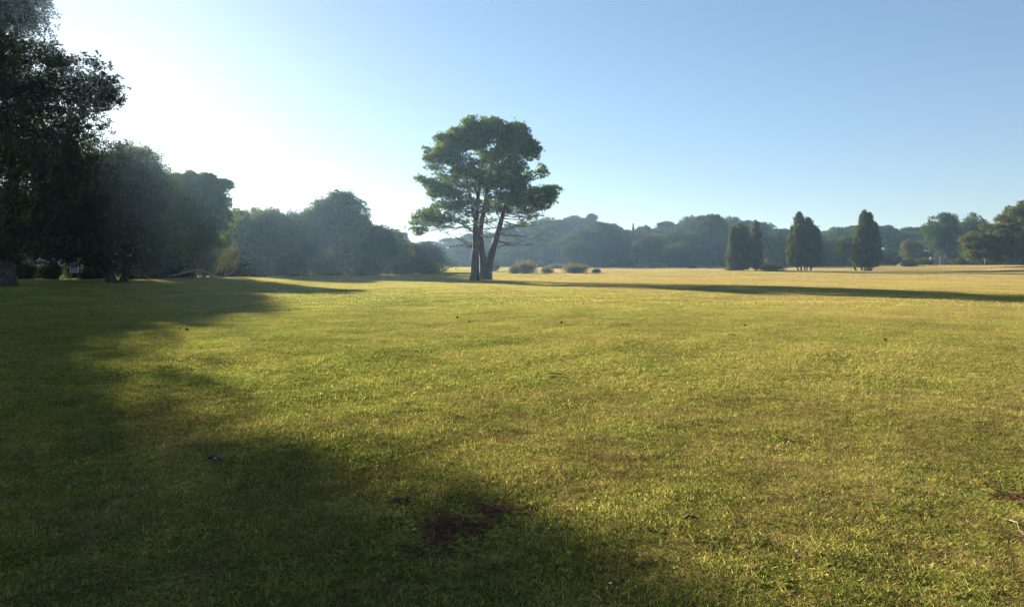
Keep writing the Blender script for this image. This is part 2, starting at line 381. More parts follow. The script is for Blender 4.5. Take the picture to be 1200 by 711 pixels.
def in_soil(x, y, rng):
    k = np.zeros(len(x))
    for cx, cy_, rx, ry in SOIL: k = np.maximum(k, 1.5 - np.hypot((x - cx) / (rx + .1), (y - cy_) / (ry + .1)))
    return rng.random(len(x)) < k

def field_pts(rng, step, y0, y1, wide=.86, soft=.12):
    """jittered grid over the wedge of field between two distances, ragged at its ends so that the bands mingle"""
    xm = wide * y1 + 3
    gx, gy = np.meshgrid(np.arange(-xm, xm, step), np.arange(max(y0 * (1 - soft), -2), y1 * (1 + soft), step))
    p = np.stack([gx.ravel(), gy.ravel()], 1); p += rng.uniform(-.5, .5, p.shape) * step
    lo = y0 * (1 + soft * rng.uniform(-1, 1, len(p))); hi = y1 * (1 + soft * rng.uniform(-1, 1, len(p)))
    k = (p[:, 1] > lo) & (p[:, 1] < hi) & (np.abs(p[:, 0]) < wide * np.maximum(p[:, 1], 0) + 3)
    return p[k]

def grass():
    rng = np.random.default_rng(11)
    def vnoise(p, L, sd):
        g_ = np.random.default_rng(sd).random((128, 128)); q = p / L; i = np.floor(q).astype(int); f = sm(q - i)
        v = lambda a_, b_: g_[(i[:, 0] + a_) % 128, (i[:, 1] + b_) % 128]
        return (v(0, 0) * (1 - f[:, 0]) + v(1, 0) * f[:, 0]) * (1 - f[:, 1]) + (v(0, 1) * (1 - f[:, 0]) + v(1, 1) * f[:, 0]) * f[:, 1]
    # lawn of mixed character: short green, thin, strawy, thick tussock, flat broad-leaved weeds
    LOW = (.7, 1.46)
    near = [blade_patch('near_tuft_a', rng, .15, 300, .026, .0040, 20, .15, 2, 1, LOW), blade_patch('near_tuft_b', rng, .15, 250, .024, .0038, 16, .35, 2, 1, LOW),
            blade_patch('near_tuft_c', rng, .14, 200, .026, .0034, 14, .8, 2, 1, LOW), blade_patch('near_tuft_d', rng, .10, 210, .026, .0042, 8, .15, 2, 1, (.3, 1.3)),
            blade_patch('near_tuft_e', rng, .09, 45, .026, .012, 4, .05, 2, 1, (.9, 1.45))]
    p = field_pts(rng, .095, 1.5, 9); p = p[~in_soil(p[:, 0], p[:, 1], rng)]
    v = .6 * vnoise(p, .42, 1) + .4 * vnoise(p, .16, 2) + .12 * rng.normal(size=len(p)); p = p[v > .22]; v = v[v > .22]
    idx = np.select([v < .34, v < .52, v < .68, v < .73], [2, 1, 0, 4], 3)
    scatter('grass', 'short clumpy lawn grass near the front edge', near, p, rng, .75, 1.35, idx)
    mid = [blade_patch('mid_tuft_a', rng, .33, 520, .030, .0085, 24, .12, 1, 1, (.75, 1.45)), blade_patch('mid_tuft_b', rng, .33, 430, .028, .0085, 20, .35, 1, 1, (.75, 1.45)), blade_patch('mid_tuft_c', rng, .2, 260, .038, .010, 8, .2, 1, 1, (.6, 1.4))]
    p = field_pts(rng, .22, 9, 27); v = .55 * vnoise(p, .8, 3) + .45 * vnoise(p, .33, 4) + .1 * rng.normal(size=len(p)); p = p[v > .2]; v = v[v > .2]
    scatter('grass', 'short lawn grass across the middle of the field', mid, p, rng, .75, 1.4, np.select([v < .45, v < .68], [1, 0], 2))
    far = [blade_patch('far_tuft', rng, 2.0, 1000, .028, .02, 60, d, 1) for d in (.2, .3, .4)]
    scatter('grass', 'dry field grass around the lone pine', far, field_pts(rng, 1.5, 26, 95, .8), rng, .8, 1.25)
    vf = [blade_patch('distant_tuft', rng, 5.0, 600, .045, .08, 60, d, 1) for d in (.2, .35)]
    scatter('grass', 'distant field grass below the woods', vf, field_pts(rng, 4.2, 95, 290, .8, .05), rng, .8, 1.2)
grass()

# ------------------------------------------------------------------ foliage
def foot(px, Y): x = (px - 600) / F * Y; return (x, Y, gzs(x, Y) - .1)
def unit(v): return v / (np.linalg.norm(v, axis=-1, keepdims=True) + 1e-9)
def rsph(rng, n): return unit(rng.normal(size=(n, 3)))

def leaves(rng, c, ax, size, asp):
    """kite-shaped leaves, slightly folded along the midrib"""
    n = len(c); b = unit(np.cross(ax, rsph(rng, n))); nn = np.cross(ax, b)
    s = (size * rng.uniform(.65, 1.3, n))[:, None]; w_ = s * asp / 2; f = nn * s * .12
    V = np.stack([c, c + ax * s * .45 + b * w_ + f, c + ax * s, c + ax * s * .45 - b * w_ + f], 1).reshape(-1, 3)
    return V, np.arange(n)[:, None] * 4 + np.array([[0, 1, 2, 3]])

def puff_leaves(rng, puffs, per, k, size, asp, spread=.2, under=.5, upbias=.25):
    """per = sprigs per m2 of puff, k leaves to a sprig"""
    cs, axs = [], []
    for c, Rr, fl in puffs:
        n = max(4, int(per * Rr * Rr)); d = rsph(rng, n)
        keep = (d[:, 2] > -.35) | (rng.random(n) > under); d = d[keep]; n = len(d)
        r = Rr * (.45 + .6 * np.sqrt(rng.random(n)))
        p = np.asarray(c) + d * r[:, None] * [1, 1, fl]
        pk = np.repeat(p, k, 0) + rng.normal(size=(n * k, 3)) * Rr * spread * [1, 1, .8]
        cs.append(pk); axs.append(unit(np.repeat(d, k, 0) * .7 + rng.normal(size=(n * k, 3)) * .6 + [0, 0, upbias]))
    return leaves(rng, np.concatenate(cs), np.concatenate(axs), size, asp)

def puff_needles(rng, puffs, per, m, L, wd, under=.8):
    """brush-like tufts of needles, open at the underside of each pad"""
    Vs = []
    for c, Rr, fl in puffs:
        n = max(5, int(per * Rr * Rr)); d = rsph(rng, n)
        keep = (d[:, 2] > -.25) | (rng.random(n) > under); d = d[keep]; n = len(d)
        p = np.asarray(c) + d * (Rr * (.35 + .68 * np.sqrt(rng.random(n)) + .25 * rng.normal(size=n).clip(0)))[:, None] * [1, 1, fl]
        ax = unit(d * [1, 1, .6] + [0, 0, .55] + rng.normal(size=(n, 3)) * .35)
        dk = unit(np.repeat(ax, m, 0) + rng.normal(size=(n * m, 3)) * .55); pk = np.repeat(p, m, 0)
        pk = pk - dk * (L * rng.uniform(0, .5, n * m))[:, None]
        b = unit(np.cross(dk, rsph(rng, n * m))) * wd * .5; t = pk + dk * (L * rng.uniform(.7, 1.25, n * m))[:, None]
        Vs.append(np.stack([pk - b * .5, pk + dk * L * .45 + b, t, pk + dk * L * .45 - b], 1))
    V = np.concatenate(Vs).reshape(-1, 3); n = len(V) // 4
    return V, np.arange(n)[:, None] * 4 + np.array([[0, 1, 2, 3]])

def fill(rng, c, r, n, Rr, fl=.8, shell=.55, low=-1.0, mind=.55):
    """puff centres spread through an ellipsoid, thicker towards its skin"""
    out = []; tries = 0
    while len(out) < n and tries < n * 25:
        tries += 1
        d = rsph(rng, 1)[0]
        if d[2] < low: continue
        q = np.asarray(c) + d * (1 - (1 - shell) * 1.6 * rng.random() ** 1.6 if rng.random() < .75 else rng.random()) * np.asarray(r)
        rr = Rr * rng.uniform(.65, 1.3)
        if all(np.linalg.norm(q - o[0]) > mind * (rr + o[1]) * .8 for o in out[-150:]): out.append((q, rr, fl))
    return out

def skeleton(rng, trunks, targets, tip=.018, expo=.45, rise=.35, jit=.12, step=.8, cap=.6, sag=0.0):
    """limbs that leave the trunks or earlier limbs towards every foliage puff; radii grow with what they carry"""
    pos, par, rad, cnt = [], [], [], []
    for pts, rr in trunks:
        for i in range(len(pts)):
            pos.append(np.asarray(pts[i], float)); par.append(len(pos) - 2 if i else -1); rad.append(rr[i]); cnt.append(0)
    nt_ = len(pos); chains = []
    T = np.asarray(targets)
    tp = np.array(pos)
    order = np.argsort(np.min(np.linalg.norm(T[:, None] - tp[None], axis=2), axis=1))
    for q in order:
        t = T[q]; A = np.array(pos); d = A - t
        hd = np.hypot(d[:, 0], d[:, 1]); dist = np.sqrt(hd ** 2 + d[:, 2] ** 2)
        cost = dist + 1.2 * np.maximum(0, d[:, 2] + rise * hd)
        if nt_ > 2: cost[:1] += 50
        j = int(np.argmin(cost)); p0 = A[j]; L = dist[j]
        n = max(2, int(L / step) + 1); s = np.linspace(0, 1, n + 1)[1:]
        mid = (p0 + t) / 2 + np.array([0, 0, -.12 * L - sag * L]) + rng.normal(size=3) * jit * L
        path = ((1 - s) ** 2)[:, None] * p0 + (2 * s * (1 - s))[:, None] * mid + (s ** 2)[:, None] * t
        path[:-1] += rng.normal(size=(n - 1, 3)) * jit * .25 * L / n if n > 1 else 0
        prev = j; ch = [j]
        for p in path:
            pos.append(p); par.append(prev); rad.append(0); cnt.append(0); prev = len(pos) - 1; ch.append(prev)
        chains.append(ch)
        k = prev
        while k >= nt_: cnt[k] += 1; k = par[k]
    for k in range(nt_, len(pos)): 
        rad[k] = tip * cnt[k] ** expo
    for k in range(nt_, len(pos)): rad[k] = min(rad[k], rad[par[k]] * (cap if par[k] < nt_ else 1.0))
    return np.array(pos), np.array(rad), chains

def limbs_to(mb, pos, rad, chains):
    for ch in chains:
        r = rad[ch].copy(); r[0] = r[1] * 1.15; mb.tube(pos[ch], r, 6 if r[1] > .09 else (4 if r[1] > .03 else 3))

def flare(pts, r0, r1, n=10, wob=.0, rng=None, power=1.0):
    """points on a smooth trunk through pts and radii from r0 to r1 with a swollen foot"""
    pts = np.asarray(pts, float); s = np.linspace(0, 1, len(pts)); u = np.linspace(0, 1, n)
    q = np.stack([np.interp(u, s, pts[:, i]) for i in range(3)], 1)
    if len(pts) > 2:
        for _ in range(2): q[1:-1] = q[1:-1] * .5 + (q[:-2] + q[2:]) * .25
    if rng is not None and wob: q[1:-1] += rng.normal(size=(n - 2, 3)) * wob * [1, 1, .2]
    r = r0 + (r1 - r0) * u ** power
    r = r * (1 + .55 * np.exp(-u * n * .9))
    return q, r

def make_tree(name, label, cat, base, trunks, puffs, bark, leafmat, kind='leaf', seed=1, group=None, per=45, k=9, size=.1, asp=.5,
              needle=(6, .25, .05), tip=.02, sides=9, twigs=0, dead=None, sag=0., rise=.35, spread=.2, under=.5, merge=False, jit=.12, bump=.09):
    rng = np.random.default_rng(seed); b = np.asarray(base, float)
    root = thing(name, label, cat, b, 0, group)
    trunks = [(np.asarray(p) - b, r) for p, r in trunks]; puffs = [(np.asarray(c) - b, Rr, fl) for c, Rr, fl in puffs]
    tm = MB()
    for p, r in trunks:
        tm.tube(p, r, sides, rng, bump)
    pos, rad, chains = skeleton(rng, trunks, [p[0] - [0, 0, p[1] * p[2] * .4] for p in puffs], tip=tip, sag=sag, rise=rise, jit=jit)
    bm_ = tm if merge else MB()
    limbs_to(bm_, pos, rad, chains)
    if twigs:
        for c, Rr, fl in puffs:
            o_ = np.asarray(c) - [0, 0, Rr * fl * .4]
            for d in rsph(rng, twigs):
                e = np.asarray(c) + d * Rr * .85 * np.array([1, 1, fl]) + [0, 0, .1 * Rr]
                m_ = (o_ + e) / 2 + rng.normal(size=3) * .12 * Rr
                bm_.tube([o_, m_, e], [tip * .6, tip * .45, tip * .25], 3)
    if dead:                                   # bare, drooping dead boughs under the crown
        for pts in dead:
            pts = [np.asarray(p) - b for p in pts]
            q, r = flare(pts, .075, .012, 9, .06, rng); r = np.linspace(.07, .012, 9); bm_.tube(q, r, 4)
            for _ in range(16):
                i = rng.integers(2, 9); d = unit(rng.normal(size=3) * [1, 1, .5] + unit(q[-1] - q[0]) * 1.0 + [0, 0, .12]); L = rng.uniform(.5, 1.7)
                e = q[i] + d * L; m_ = (q[i] + e) / 2 + rng.normal(size=3) * .1
                bm_.tube([q[i], m_, e], [.022, .015, .007], 3)
                for _ in range(3):
                    f = m_ + (e - m_) * rng.random(); d2 = unit(d + rng.normal(size=3) * .6)
                    bm_.tube([f, f + d2 * rng.uniform(.25, .7)], [.011, .005], 3)
    if kind == 'leaf': V, Q = puff_leaves(rng, puffs, per, k, size, asp, spread, under)
    else: V, Q = puff_needles(rng, puffs, per, *needle)
    tm.build('trunk', bark, root, True)
    if not merge: bm_.build('branches', bark, root, True)
    obj('crown', mesh('crown', V, Q), leafmat, root)
    return root

# ------------------------------------------------------------------ the lone pine
def lone_pine():
    Y = 85.0; rng = np.random.default_rng(3); s = Y / F
    bx = (564 - 600) * s; base = np.array([bx, Y, gzs(bx, Y) - .05])
    def K(cx, cy, dy=0.0):                      # a point of the enlarged photograph (origin 460,120, scale 3.232), dy metres nearer or farther
        return P(460 + cx / 3.232, 120 + cy / 3.232, Y) + np.array([0, dy, 0])
    zb = base[2]
    def T(pts, r0, r1, n=12):
        pts = [K(*p) for p in pts]; pts[0][2] = zb - .15
        return flare(pts, r0, r1, n, .03, rng)
    trunks = [T([(313, 672, -1.2), (315, 600, -1.1), (312, 520, -1.0), (318, 440, -.8), (326, 340, -.4), (338, 250, 0), (348, 150, .3)], .46, .09, 16),
              T([(350, 662, .3), (343, 590, .5), (328, 520, .8), (340, 430, 1.1), (356, 330, 1.2), (375, 230, 1.3), (400, 130, 1.2)], .52, .09, 16),
              T([(356, 660, -.1), (366, 605, -.3), (390, 530, -.8), (412, 450, -1.0), (434, 370, -1.0), (468, 290, -.7), (500, 210, -.3)], .5, .09, 15),
              T([(318, 668, -.9), (322, 560, -.6), (318, 470, 0), (296, 380, .4), (276, 280, .5), (262, 180, .2)], .26, .06, 12)]
    pads = []
    def pad(cx, cy, rx, ry, n, Rr, dmin=-4, dmax=4, fl=.6):
        for _ in range(int(n * 2.1)):
            a, q = rng.uniform(0, 6.28), math.sqrt(rng.random()) * 1.12
            pads.append((K(cx + rx * q * math.cos(a), cy + ry * q * math.sin(a), rng.uniform(dmin, dmax)), Rr * rng.choice([.5, .7, .9, 1.15]) * rng.uniform(.85, 1.15), fl + rng.uniform(-.1, .25)))
    # the dense top dome
    pad(385, 112, 95, 22, 30, .95, -4.5, 4.5); pad(290, 130, 35, 35, 14, .9, -3.5, 3.5); pad(470, 150, 45, 35, 16, .9, -4, 4)
    pad(350, 165, 80, 20, 13, .8, -5, 5); pad(240, 160, 35, 25, 8, .85, -3, 3)
    pad(185, 195, 48, 28, 12, .85, -2.5, 2.5); pad(225, 205, 40, 22, 6, .7, -3, 3); pad(155, 215, 22, 15, 4, .65, -1.5, 1.5)
    pad(122, 288, 22, 12, 4, .5, -1, 1); pad(145, 300, 20, 10, 3, .45, -1, 1); pad(205, 285, 30, 15, 3, .5, -3, 3)
    pad(185, 345, 40, 20, 10, .75, -2.5, 2.5); pad(240, 335, 45, 20, 8, .7, -3.5, 3.5); pad(180, 385, 30, 14, 6, .65, -2.5, 2.5); pad(255, 385, 50, 18, 8, .65, -4, 4)
    pad(130, 445, 48, 24, 11, .75, -2, 2); pad(95, 480, 25, 25, 7, .65, -1.5, 1.5); pad(170, 460, 30, 20, 5, .6, -2.5, 2.5); pad(225, 440, 40, 25, 5, .55, -4, 4)
    pad(545, 195, 14, 16, 4, .55, -1, 1); pad(520, 215, 16, 12, 2, .5, -1, 1); pad(570, 262, 16, 20, 5, .6, -1, 1)
    pad(505, 180, 28, 20, 6, .75, -2, 2)
    pad(330, 125, 60, 25, 8, .8, -4, 4); pad(350, 240, 130, 60, 26, .6, -5, 5); pad(400, 330, 110, 70, 18, .55, -5, 5); pad(230, 250, 70, 40, 5, .5, -4, 4); pad(430, 285, 75, 45, 22, .85, -4, 4); pad(500, 330, 50, 45, 16, .8, -3, 3); pad(590, 345, 26, 28, 9, .75, -1.5, 1.5); pad(560, 390, 30, 20, 7, .65, -2, 2)
    pad(450, 385, 60, 30, 12, .7, -4, 4); pad(340, 290, 50, 40, 10, .65, -5, 5); pad(320, 400, 60, 40, 10, .6, -5, 5); pad(420, 215, 70, 25, 10, .75, -4.5, 4.5)
    pad(300, 235, 50, 30, 7, .65, -5, 5); pad(520, 420, 40, 15, 4, .55, -2, 2)
    dead = []
    for st, md, en in [((385, 548, -.8), (480, 538, -1.5), (590, 485, -2)), ((415, 450, -1), (500, 480, -2.5), (600, 455, -3)), ((398, 500, -.8), (500, 510, .6), (570, 480, 1.5)),
                       ((400, 490, -.8), (470, 475, -4), (540, 440, -6)), ((312, 540, -1), (240, 510, -2), (150, 480, -2.5)), ((312, 545, -1), (250, 540, 0), (190, 555, .5)),
                       ((318, 480, -.9), (250, 470, .5), (165, 510, 1.2)), ((330, 500, .8), (280, 480, 3), (230, 500, 5)), ((425, 420, -1), (490, 430, 1.5), (560, 450, 3)),
                       ((345, 440, 1), (400, 470, 3), (450, 470, 5)), ((310, 430, -.8), (270, 440, -4), (220, 480, -5.5)), ((395, 520, -.8), (450, 545, -2.5), (520, 540, -3.5)),
                       ((340, 450, 1), (370, 470, -2), (420, 500, -4)), ((320, 400, -.5), (240, 400, -3), (190, 420, -4))]:
        dead.append([K(*st), K(*md), K(*en)])
    pad(200, 155, 32, 28, 9, .75, -2.5, 2.5); pad(238, 122, 26, 20, 6, .75, -2.5, 2.5); pad(165, 320, 34, 16, 5, .6, -2, 2); pad(165, 255, 30, 18, 4, .55, -2, 2); pad(150, 405, 26, 16, 4, .55, -2, 2); pad(515, 175, 24, 28, 6, .7, -2, 2); pad(215, 240, 60, 30, 9, .6, -4, 4); pad(290, 290, 60, 30, 9, .6, -5, 5); pad(240, 310, 60, 20, 6, .55, -4, 4); pad(200, 410, 60, 18, 6, .5, -3, 3); pad(380, 400, 70, 40, 10, .5, -5, 5)
    pad(280, 470, 60, 20, 5, .4, -5, 5); pad(490, 450, 60, 15, 5, .4, -4, 4)
    for _ in range(30):                        # many fine bare boughs between the lowest foliage and the ground
        t_ = rng.random(); cy_ = rng.uniform(330, 545); cx0 = rng.choice([314, 335, 408 + (450 - cy_) * .32]); sg = rng.choice([-1, 1]); L_ = rng.uniform(50, 190) * (1.15 - (cy_ - 330) / 400)
        dd_ = rng.uniform(-5, 5); up = rng.uniform(-25, 45)
        dead.append([K(cx0, cy_, -.3), K(cx0 + sg * L_ * .5, cy_ - up * .2 + 8, dd_ * .5), K(cx0 + sg * L_, cy_ - up, dd_)])
    make_tree('pine_tree', 'tall lone umbrella pine with forked trunks standing in the open field', 'tree', base, trunks, pads, M['pine_bark'], M['pine_leaf'],
              'needle', 4, per=125, needle=(7, .36, .078), tip=.017, sides=10, twigs=7, dead=dead, rise=-.1, sag=.05, under=.75, bump=.06)
lone_pine()

# ------------------------------------------------------------------ the dark trees at the left
def oaks():
    rng = np.random.default_rng(21)
    def E(px, py, rx, ry, Y, n, Rr, dY=0, dr=None, **kw):
        s = Y / F
        return fill(rng, P(px, py, Y) + np.array([0, dY, 0]), (rx * s, (dr if dr else rx * s), ry * s), n, Rr, **kw)
    def foot(px, Y): x = (px - 600) / F * Y; return np.array([x, Y, gzs(x, Y) - .05])
    def bole(pts, r0, r1, n=11, wob=.05): pts = [np.asarray(p, float) for p in pts]; return flare(pts, r0, r1, n, wob, rng)
    # tall oak
    Y = 48.0; b = foot(8, Y)
    pf = E(-5, 55, 58, 60, Y, 66, .95, dr=4) + E(58, 105, 52, 45, Y, 58, .8, dr=3.2) + E(122, 106, 11, 11, Y, 10, .5, dr=1.4) + E(0, -25, 62, 50, Y, 40, 1.0, dr=4) + E(30, 190, 82, 62, Y, 100, 1.0, dr=4.5) + E(-75, 110, 95, 120, Y, 150, 1.15, dr=5) \
        + E(12, 268, 60, 26, Y, 34, .85, dr=3.5) + E(-60, -60, 100, 80, Y, 95, 1.15, dr=5) + E(10, 5, 32, 26, Y, 14, .8, dr=2.5) + E(-40, 250, 80, 40, Y, 45, 1.0, dr=4) \
        + E(120, 100, 24, 30, Y, 22, .5, dr=1.6) + E(114, 113, 16, 16, Y, 18, .5, dr=1.6) + E(106, 135, 24, 22, Y, 10, .5, dr=1.5) + E(95, 72, 26, 14, Y, 6, .45, dr=1.2) + E(85, 200, 34, 36, Y, 28, .8, dr=2.5) + E(35, 292, 48, 12, Y, 26, .65, dr=3) + E(-30, 290, 40, 14, Y, 20, .7, dr=3)
    tr = [bole([b + [0, 0, -.2], b + [.1, 0, 2.2], P(20, 230, Y), P(5, 130, Y), P(0, 20, Y)], .5, .12, 14),
          bole([b + [.3, .2, 1.6], P(28, 260, Y) + [0, .8, 0], P(45, 210, Y) + [0, 1.2, 0], P(75, 150, Y) + [0, 1, 0], P(105, 118, Y)], .26, .05, 12),
          bole([b + [-.6, .5, -.2], b + [-1.2, .8, 2], P(-40, 220, Y) + [0, 1, 0], P(-70, 100, Y) + [0, 1, 0]], .36, .1, 11)]
    make_tree('oak_tree', 'tallest dark holm oak at the left edge, the sun glaring through its crown', 'tree', b, tr, pf, M['bark'], M['oak_leaf'],
              seed=5, per=60, k=10, size=.17, asp=.55, tip=.022, twigs=3, spread=.13)
    # low dark oak beside it, several stems
    Y = 60.0; b = foot(132, Y)
    pf = E(112, 228, 64, 50, Y, 85, 1.0, dr=4.5) + E(150, 245, 36, 58, Y, 60, .9, dr=3.5) + E(125, 285, 58, 24, Y, 50, .85, dr=4.5) + E(70, 265, 48, 36, Y, 45, .95, dr=4) + E(128, 190, 22, 22, Y, 14, .8, dr=2.5) + E(130, 298, 62, 11, Y, 40, .65, dr=4) + E(160, 308, 30, 9, Y, 16, .6, dr=3)
    tr = [bole([b + [0, 0, -.2], b + [-.2, 0, 1], P(120, 280, Y), P(112, 220, Y)], .38, .1), bole([b + [.7, .3, -.2], b + [1.1, .4, 1.2], P(150, 280, Y), P(158, 225, Y)], .3, .08),
          bole([b + [-.4, .5, -.2], b + [-1.2, .9, 1.2], P(92, 275, Y), P(75, 250, Y)], .26, .08)]
    make_tree('oak_tree', 'low dark holm oak with several stems, its leaves hanging close to the ground', 'tree', b, tr, pf, M['bark'], M['oak_leaf'],
              seed=6, per=64, k=9, size=.19, asp=.55, tip=.024, twigs=2, spread=.15)
    # the oak behind that throws the spur of shade
    Y = 73.0; b = foot(168, Y)
    pf = E(158, 208, 32, 36, Y, 60, 1.0, dr=4) + E(180, 230, 24, 40, Y, 42, .95, dr=3.5) + E(160, 260, 40, 40, Y, 55, 1.0, dr=4) + E(150, 186, 18, 15, Y, 10, .8, dr=2)
    tr = [bole([b + [0, 0, -.2], b + [.2, 0, 2.5], P(162, 240, Y), P(158, 190, Y)], .34, .08)]
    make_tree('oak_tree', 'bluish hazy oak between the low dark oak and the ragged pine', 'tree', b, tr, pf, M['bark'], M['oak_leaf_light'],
              seed=7, per=62, k=8, size=.2, asp=.55, tip=.026, twigs=2)
    # ragged pine with arms reaching right
    Y = 88.0; b = foot(226, Y)
    pf = E(212, 232, 26, 24, Y, 20, 1.0, dr=3, fl=.6) + E(232, 218, 34, 12, Y, 13, .85, dr=2.5, fl=.5) + E(240, 236, 26, 24, Y, 22, 1.0, dr=3, fl=.7) + E(262, 217, 11, 7, Y, 5, .6, dr=1, fl=.5) + E(256, 238, 16, 8, Y, 6, .6, dr=1.4, fl=.5) \
        + E(220, 258, 34, 22, Y, 22, 1.0, dr=3.5, fl=.6) + E(205, 212, 9, 9, Y, 6, .7, dr=1.5, fl=.8) + E(222, 208, 7, 6, Y, 4, .6, dr=1.2, fl=.8) + E(246, 211, 7, 6, Y, 4, .6, dr=1.2, fl=.8) + E(236, 262, 36, 20, Y, 26, .95, dr=3, fl=.75) + E(222, 285, 34, 20, Y, 24, 1.0, dr=3, fl=.7)
    tr = [bole([b + [0, 0, -.2], b + [.1, 0, 3], P(222, 250, Y), P(226, 215, Y)], .3, .07), bole([P(222, 268, Y), P(238, 242, Y), P(258, 222, Y)], .12, .04, 8, .03)]
    make_tree('pine_tree', 'ragged hazy pine whose upper boughs reach out to the right', 'tree', b, tr, pf, M['bark'], M['pine_leaf'], 'needle', 8,
              per=260, needle=(6, .42, .11), tip=.026, twigs=4, rise=0)
oaks()

# ------------------------------------------------------------------ trees of the woods: one of each kind, then copies
def proto_round(name, seed, H, W, n0, leafmat, size, bark='bark', per=26, k=8, low=.28, lab='', Rr=1.25, squash=1.0):
    n = int(n0 * .6); Rr *= 1.15; rng = np.random.default_rng(seed); cz = H * (1 + low) / 2; rz = H * (1 - low) / 2
    pf = fill(rng, (0, 0, cz), (W - .8, W - .8, rz - .7), n, Rr, .75 * squash, .7, mind=.75)
    pf += fill(rng, (0, 0, cz), (W, W, rz), n // 2 + 8, Rr * .42, .9, .95, -.5, .9)      # small sprays that break the outline
    for _ in range(4):
        a = rng.uniform(0, 6.28); pf += fill(rng, (math.cos(a) * W * .55, math.sin(a) * W * .55, H * rng.uniform(.5, .75)), (W * .45, W * .45, rz * .45), n // 7, Rr * .9, .8, .6)
    tr = [flare([(0, 0, -.3), (.1, .1, H * .25), (-.2, .2, H * .55), (.1, 0, H * .82)], H * .026, .07, 9, .08, rng),
          flare([(.1, .1, H * .2), (W * .25, -.3, H * .45), (W * .4, -.5, H * .65)], H * .015, .05, 7, .06, rng)]
    return make_tree(name, lab, 'tree', (0, 0, 0), tr, pf, M[bark], leafmat, seed=seed + 100, per=per, k=k, size=size, asp=.6, tip=.04, sides=7, merge=True)
def proto_umbrella(name, seed, H, W, n, size, leafmat, lab='', low=.58, per=100):
    """stone pine: a broad flattened dome of pads on a tall bare stem"""
    rng = np.random.default_rng(seed); pf = []
    for _ in range(n):
        q = math.sqrt(rng.random()); a = rng.uniform(0, 6.28); x, y = W * .9 * q * math.cos(a), W * .9 * q * math.sin(a)
        top = H * low + (H * (1 - low) - .8) * math.sqrt(max(0, 1 - q * q))
        pf.append(((x, y, top - rng.random() ** 2 * H * .16), rng.uniform(.8, 1.35) * W * .2, .62))
    tr = [flare([(0, 0, -.3), (.2, 0, H * .3), (-.1, .2, H * .55), (.1, .1, H * .8)], H * .02, .08, 9, .08, rng),
          flare([(.1, 0, H * .42), (W * .2, .4, H * .6), (W * .4, .6, H * .74)], H * .012, .05, 7, .05, rng),
          flare([(0, 0, H * .46), (-W * .2, -.3, H * .62), (-W * .42, -.6, H * .74)], H * .011, .05, 7, .05, rng)]
    return make_tree(name, lab, 'tree', (0, 0, 0), tr, pf, M['bark'], leafmat, 'needle', seed + 50, per=per, needle=(6, size, size * .34), tip=.05, sides=7, merge=True, rise=.1, under=.85)

def fit(root0, H0, W0, px, Y, top, half, rz, label, cat='tree', group=None):
    """a copy scaled so that the tree stands at its distance with its own height and spread"""
    b = foot(px, Y); H = CAM_Z + (HOR - top) / F * Y - b[2]; W = half / F * Y
    return dup(root0, b, rz, (W / W0, W / W0, H / H0), label, cat, group)

class Kind:
    """first placement moves the original, later ones copy it"""
    def __init__(s, root, H, W): s.root, s.H, s.W, s.used = root, H, W, False
    def at(s, px, Y, top, half, rz, label, group=None):
        if s.used: return fit(s.root, s.H, s.W, px, Y, top, half, rz, label, 'tree', group)
        s.used = True; b = foot(px, Y); H = CAM_Z + (HOR - top) / F * Y - b[2]; W = half / F * Y
        s.root.location = b; s.root.rotation_euler = (0, 0, rz); s.root.scale = (W / s.W, W / s.W, H / s.H)
        return tag(s.root, label, 'tree', group)

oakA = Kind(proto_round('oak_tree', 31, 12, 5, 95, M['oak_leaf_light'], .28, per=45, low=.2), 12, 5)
oakB = Kind(proto_round('oak_tree', 32, 11, 5, 85, M['oak_leaf'], .28, per=45, low=.06), 11, 5)
pinA = Kind(proto_round('pine_tree', 33, 13, 4.5, 70, M['pine_leaf'], .3, per=45, low=.1, squash=.65), 13, 4.5)
LEFT = 'trees along the left wood edge'
left_trees = [
    (oakA, 318, 106, 246, 30, .3, 'broad hazy tree with an uneven flat top right of the ragged pine'),
    (pinA, 290, 112, 243, 26, 1.2, 'paler hazy tree directly behind the yellowing shrub'),
    (oakB, 346, 116, 249, 26, 2.0, 'hazy tree filling the dip before the round-headed tree'),
    (oakA, 398, 114, 226, 36, 4.0, 'round-headed tree highest of the hazy row left of the lone pine'),
    (oakB, 432, 122, 262, 30, .8, 'hazy tree sloping down beside the round-headed tree'),
    (pinA, 455, 136, 268, 28, 2.6, 'low hazy tree next to the bare spindly tree'),
    (oakB, 492, 150, 284, 28, 3.4, 'last low tree of the left wood, nearest the lone pine'),
    (oakA, 262, 120, 252, 28, 5.0, 'tree seen through the gap below the ragged pine boughs'),
    (oakB, 192, 98, 232, 30, 1.5, 'tree standing back between the bluish oak and ragged pine'),
    (pinA, 375, 132, 243, 26, .4, 'tree peeping over the dip left of the round-headed tree'),
]
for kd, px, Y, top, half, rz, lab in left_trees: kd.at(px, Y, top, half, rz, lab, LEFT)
for px, Y, top, half, lab in [(-75, 80, 205, 62, 'oak added to shade the ground, behind the tallest dark oak, cut by the left edge'), (26, 78, 222, 48, 'oak added to shade the ground, behind the tallest dark oak and left of the notice board'), (112, 80, 225, 44, 'oak added to shade the ground, behind the low dark oak, right of the notice board')]:
    oakA.at(px, Y, top, half, px * .1, lab)  # oaks added so that their crowns shade the ground under the dark oaks
# deeper in the wood behind the dark oaks: seen only under and between them
for i, (px, Y, top) in enumerate([(20, 165, 262), (62, 172, 258), (-30, 160, 255), (100, 178, 262), (140, 120, 250)]):
    (oakB if i % 2 else oakA).at(px, Y, top, 30, i * 1.7, 'shaded tree deep in the wood behind the dark oaks', 'trees deep in the left wood')

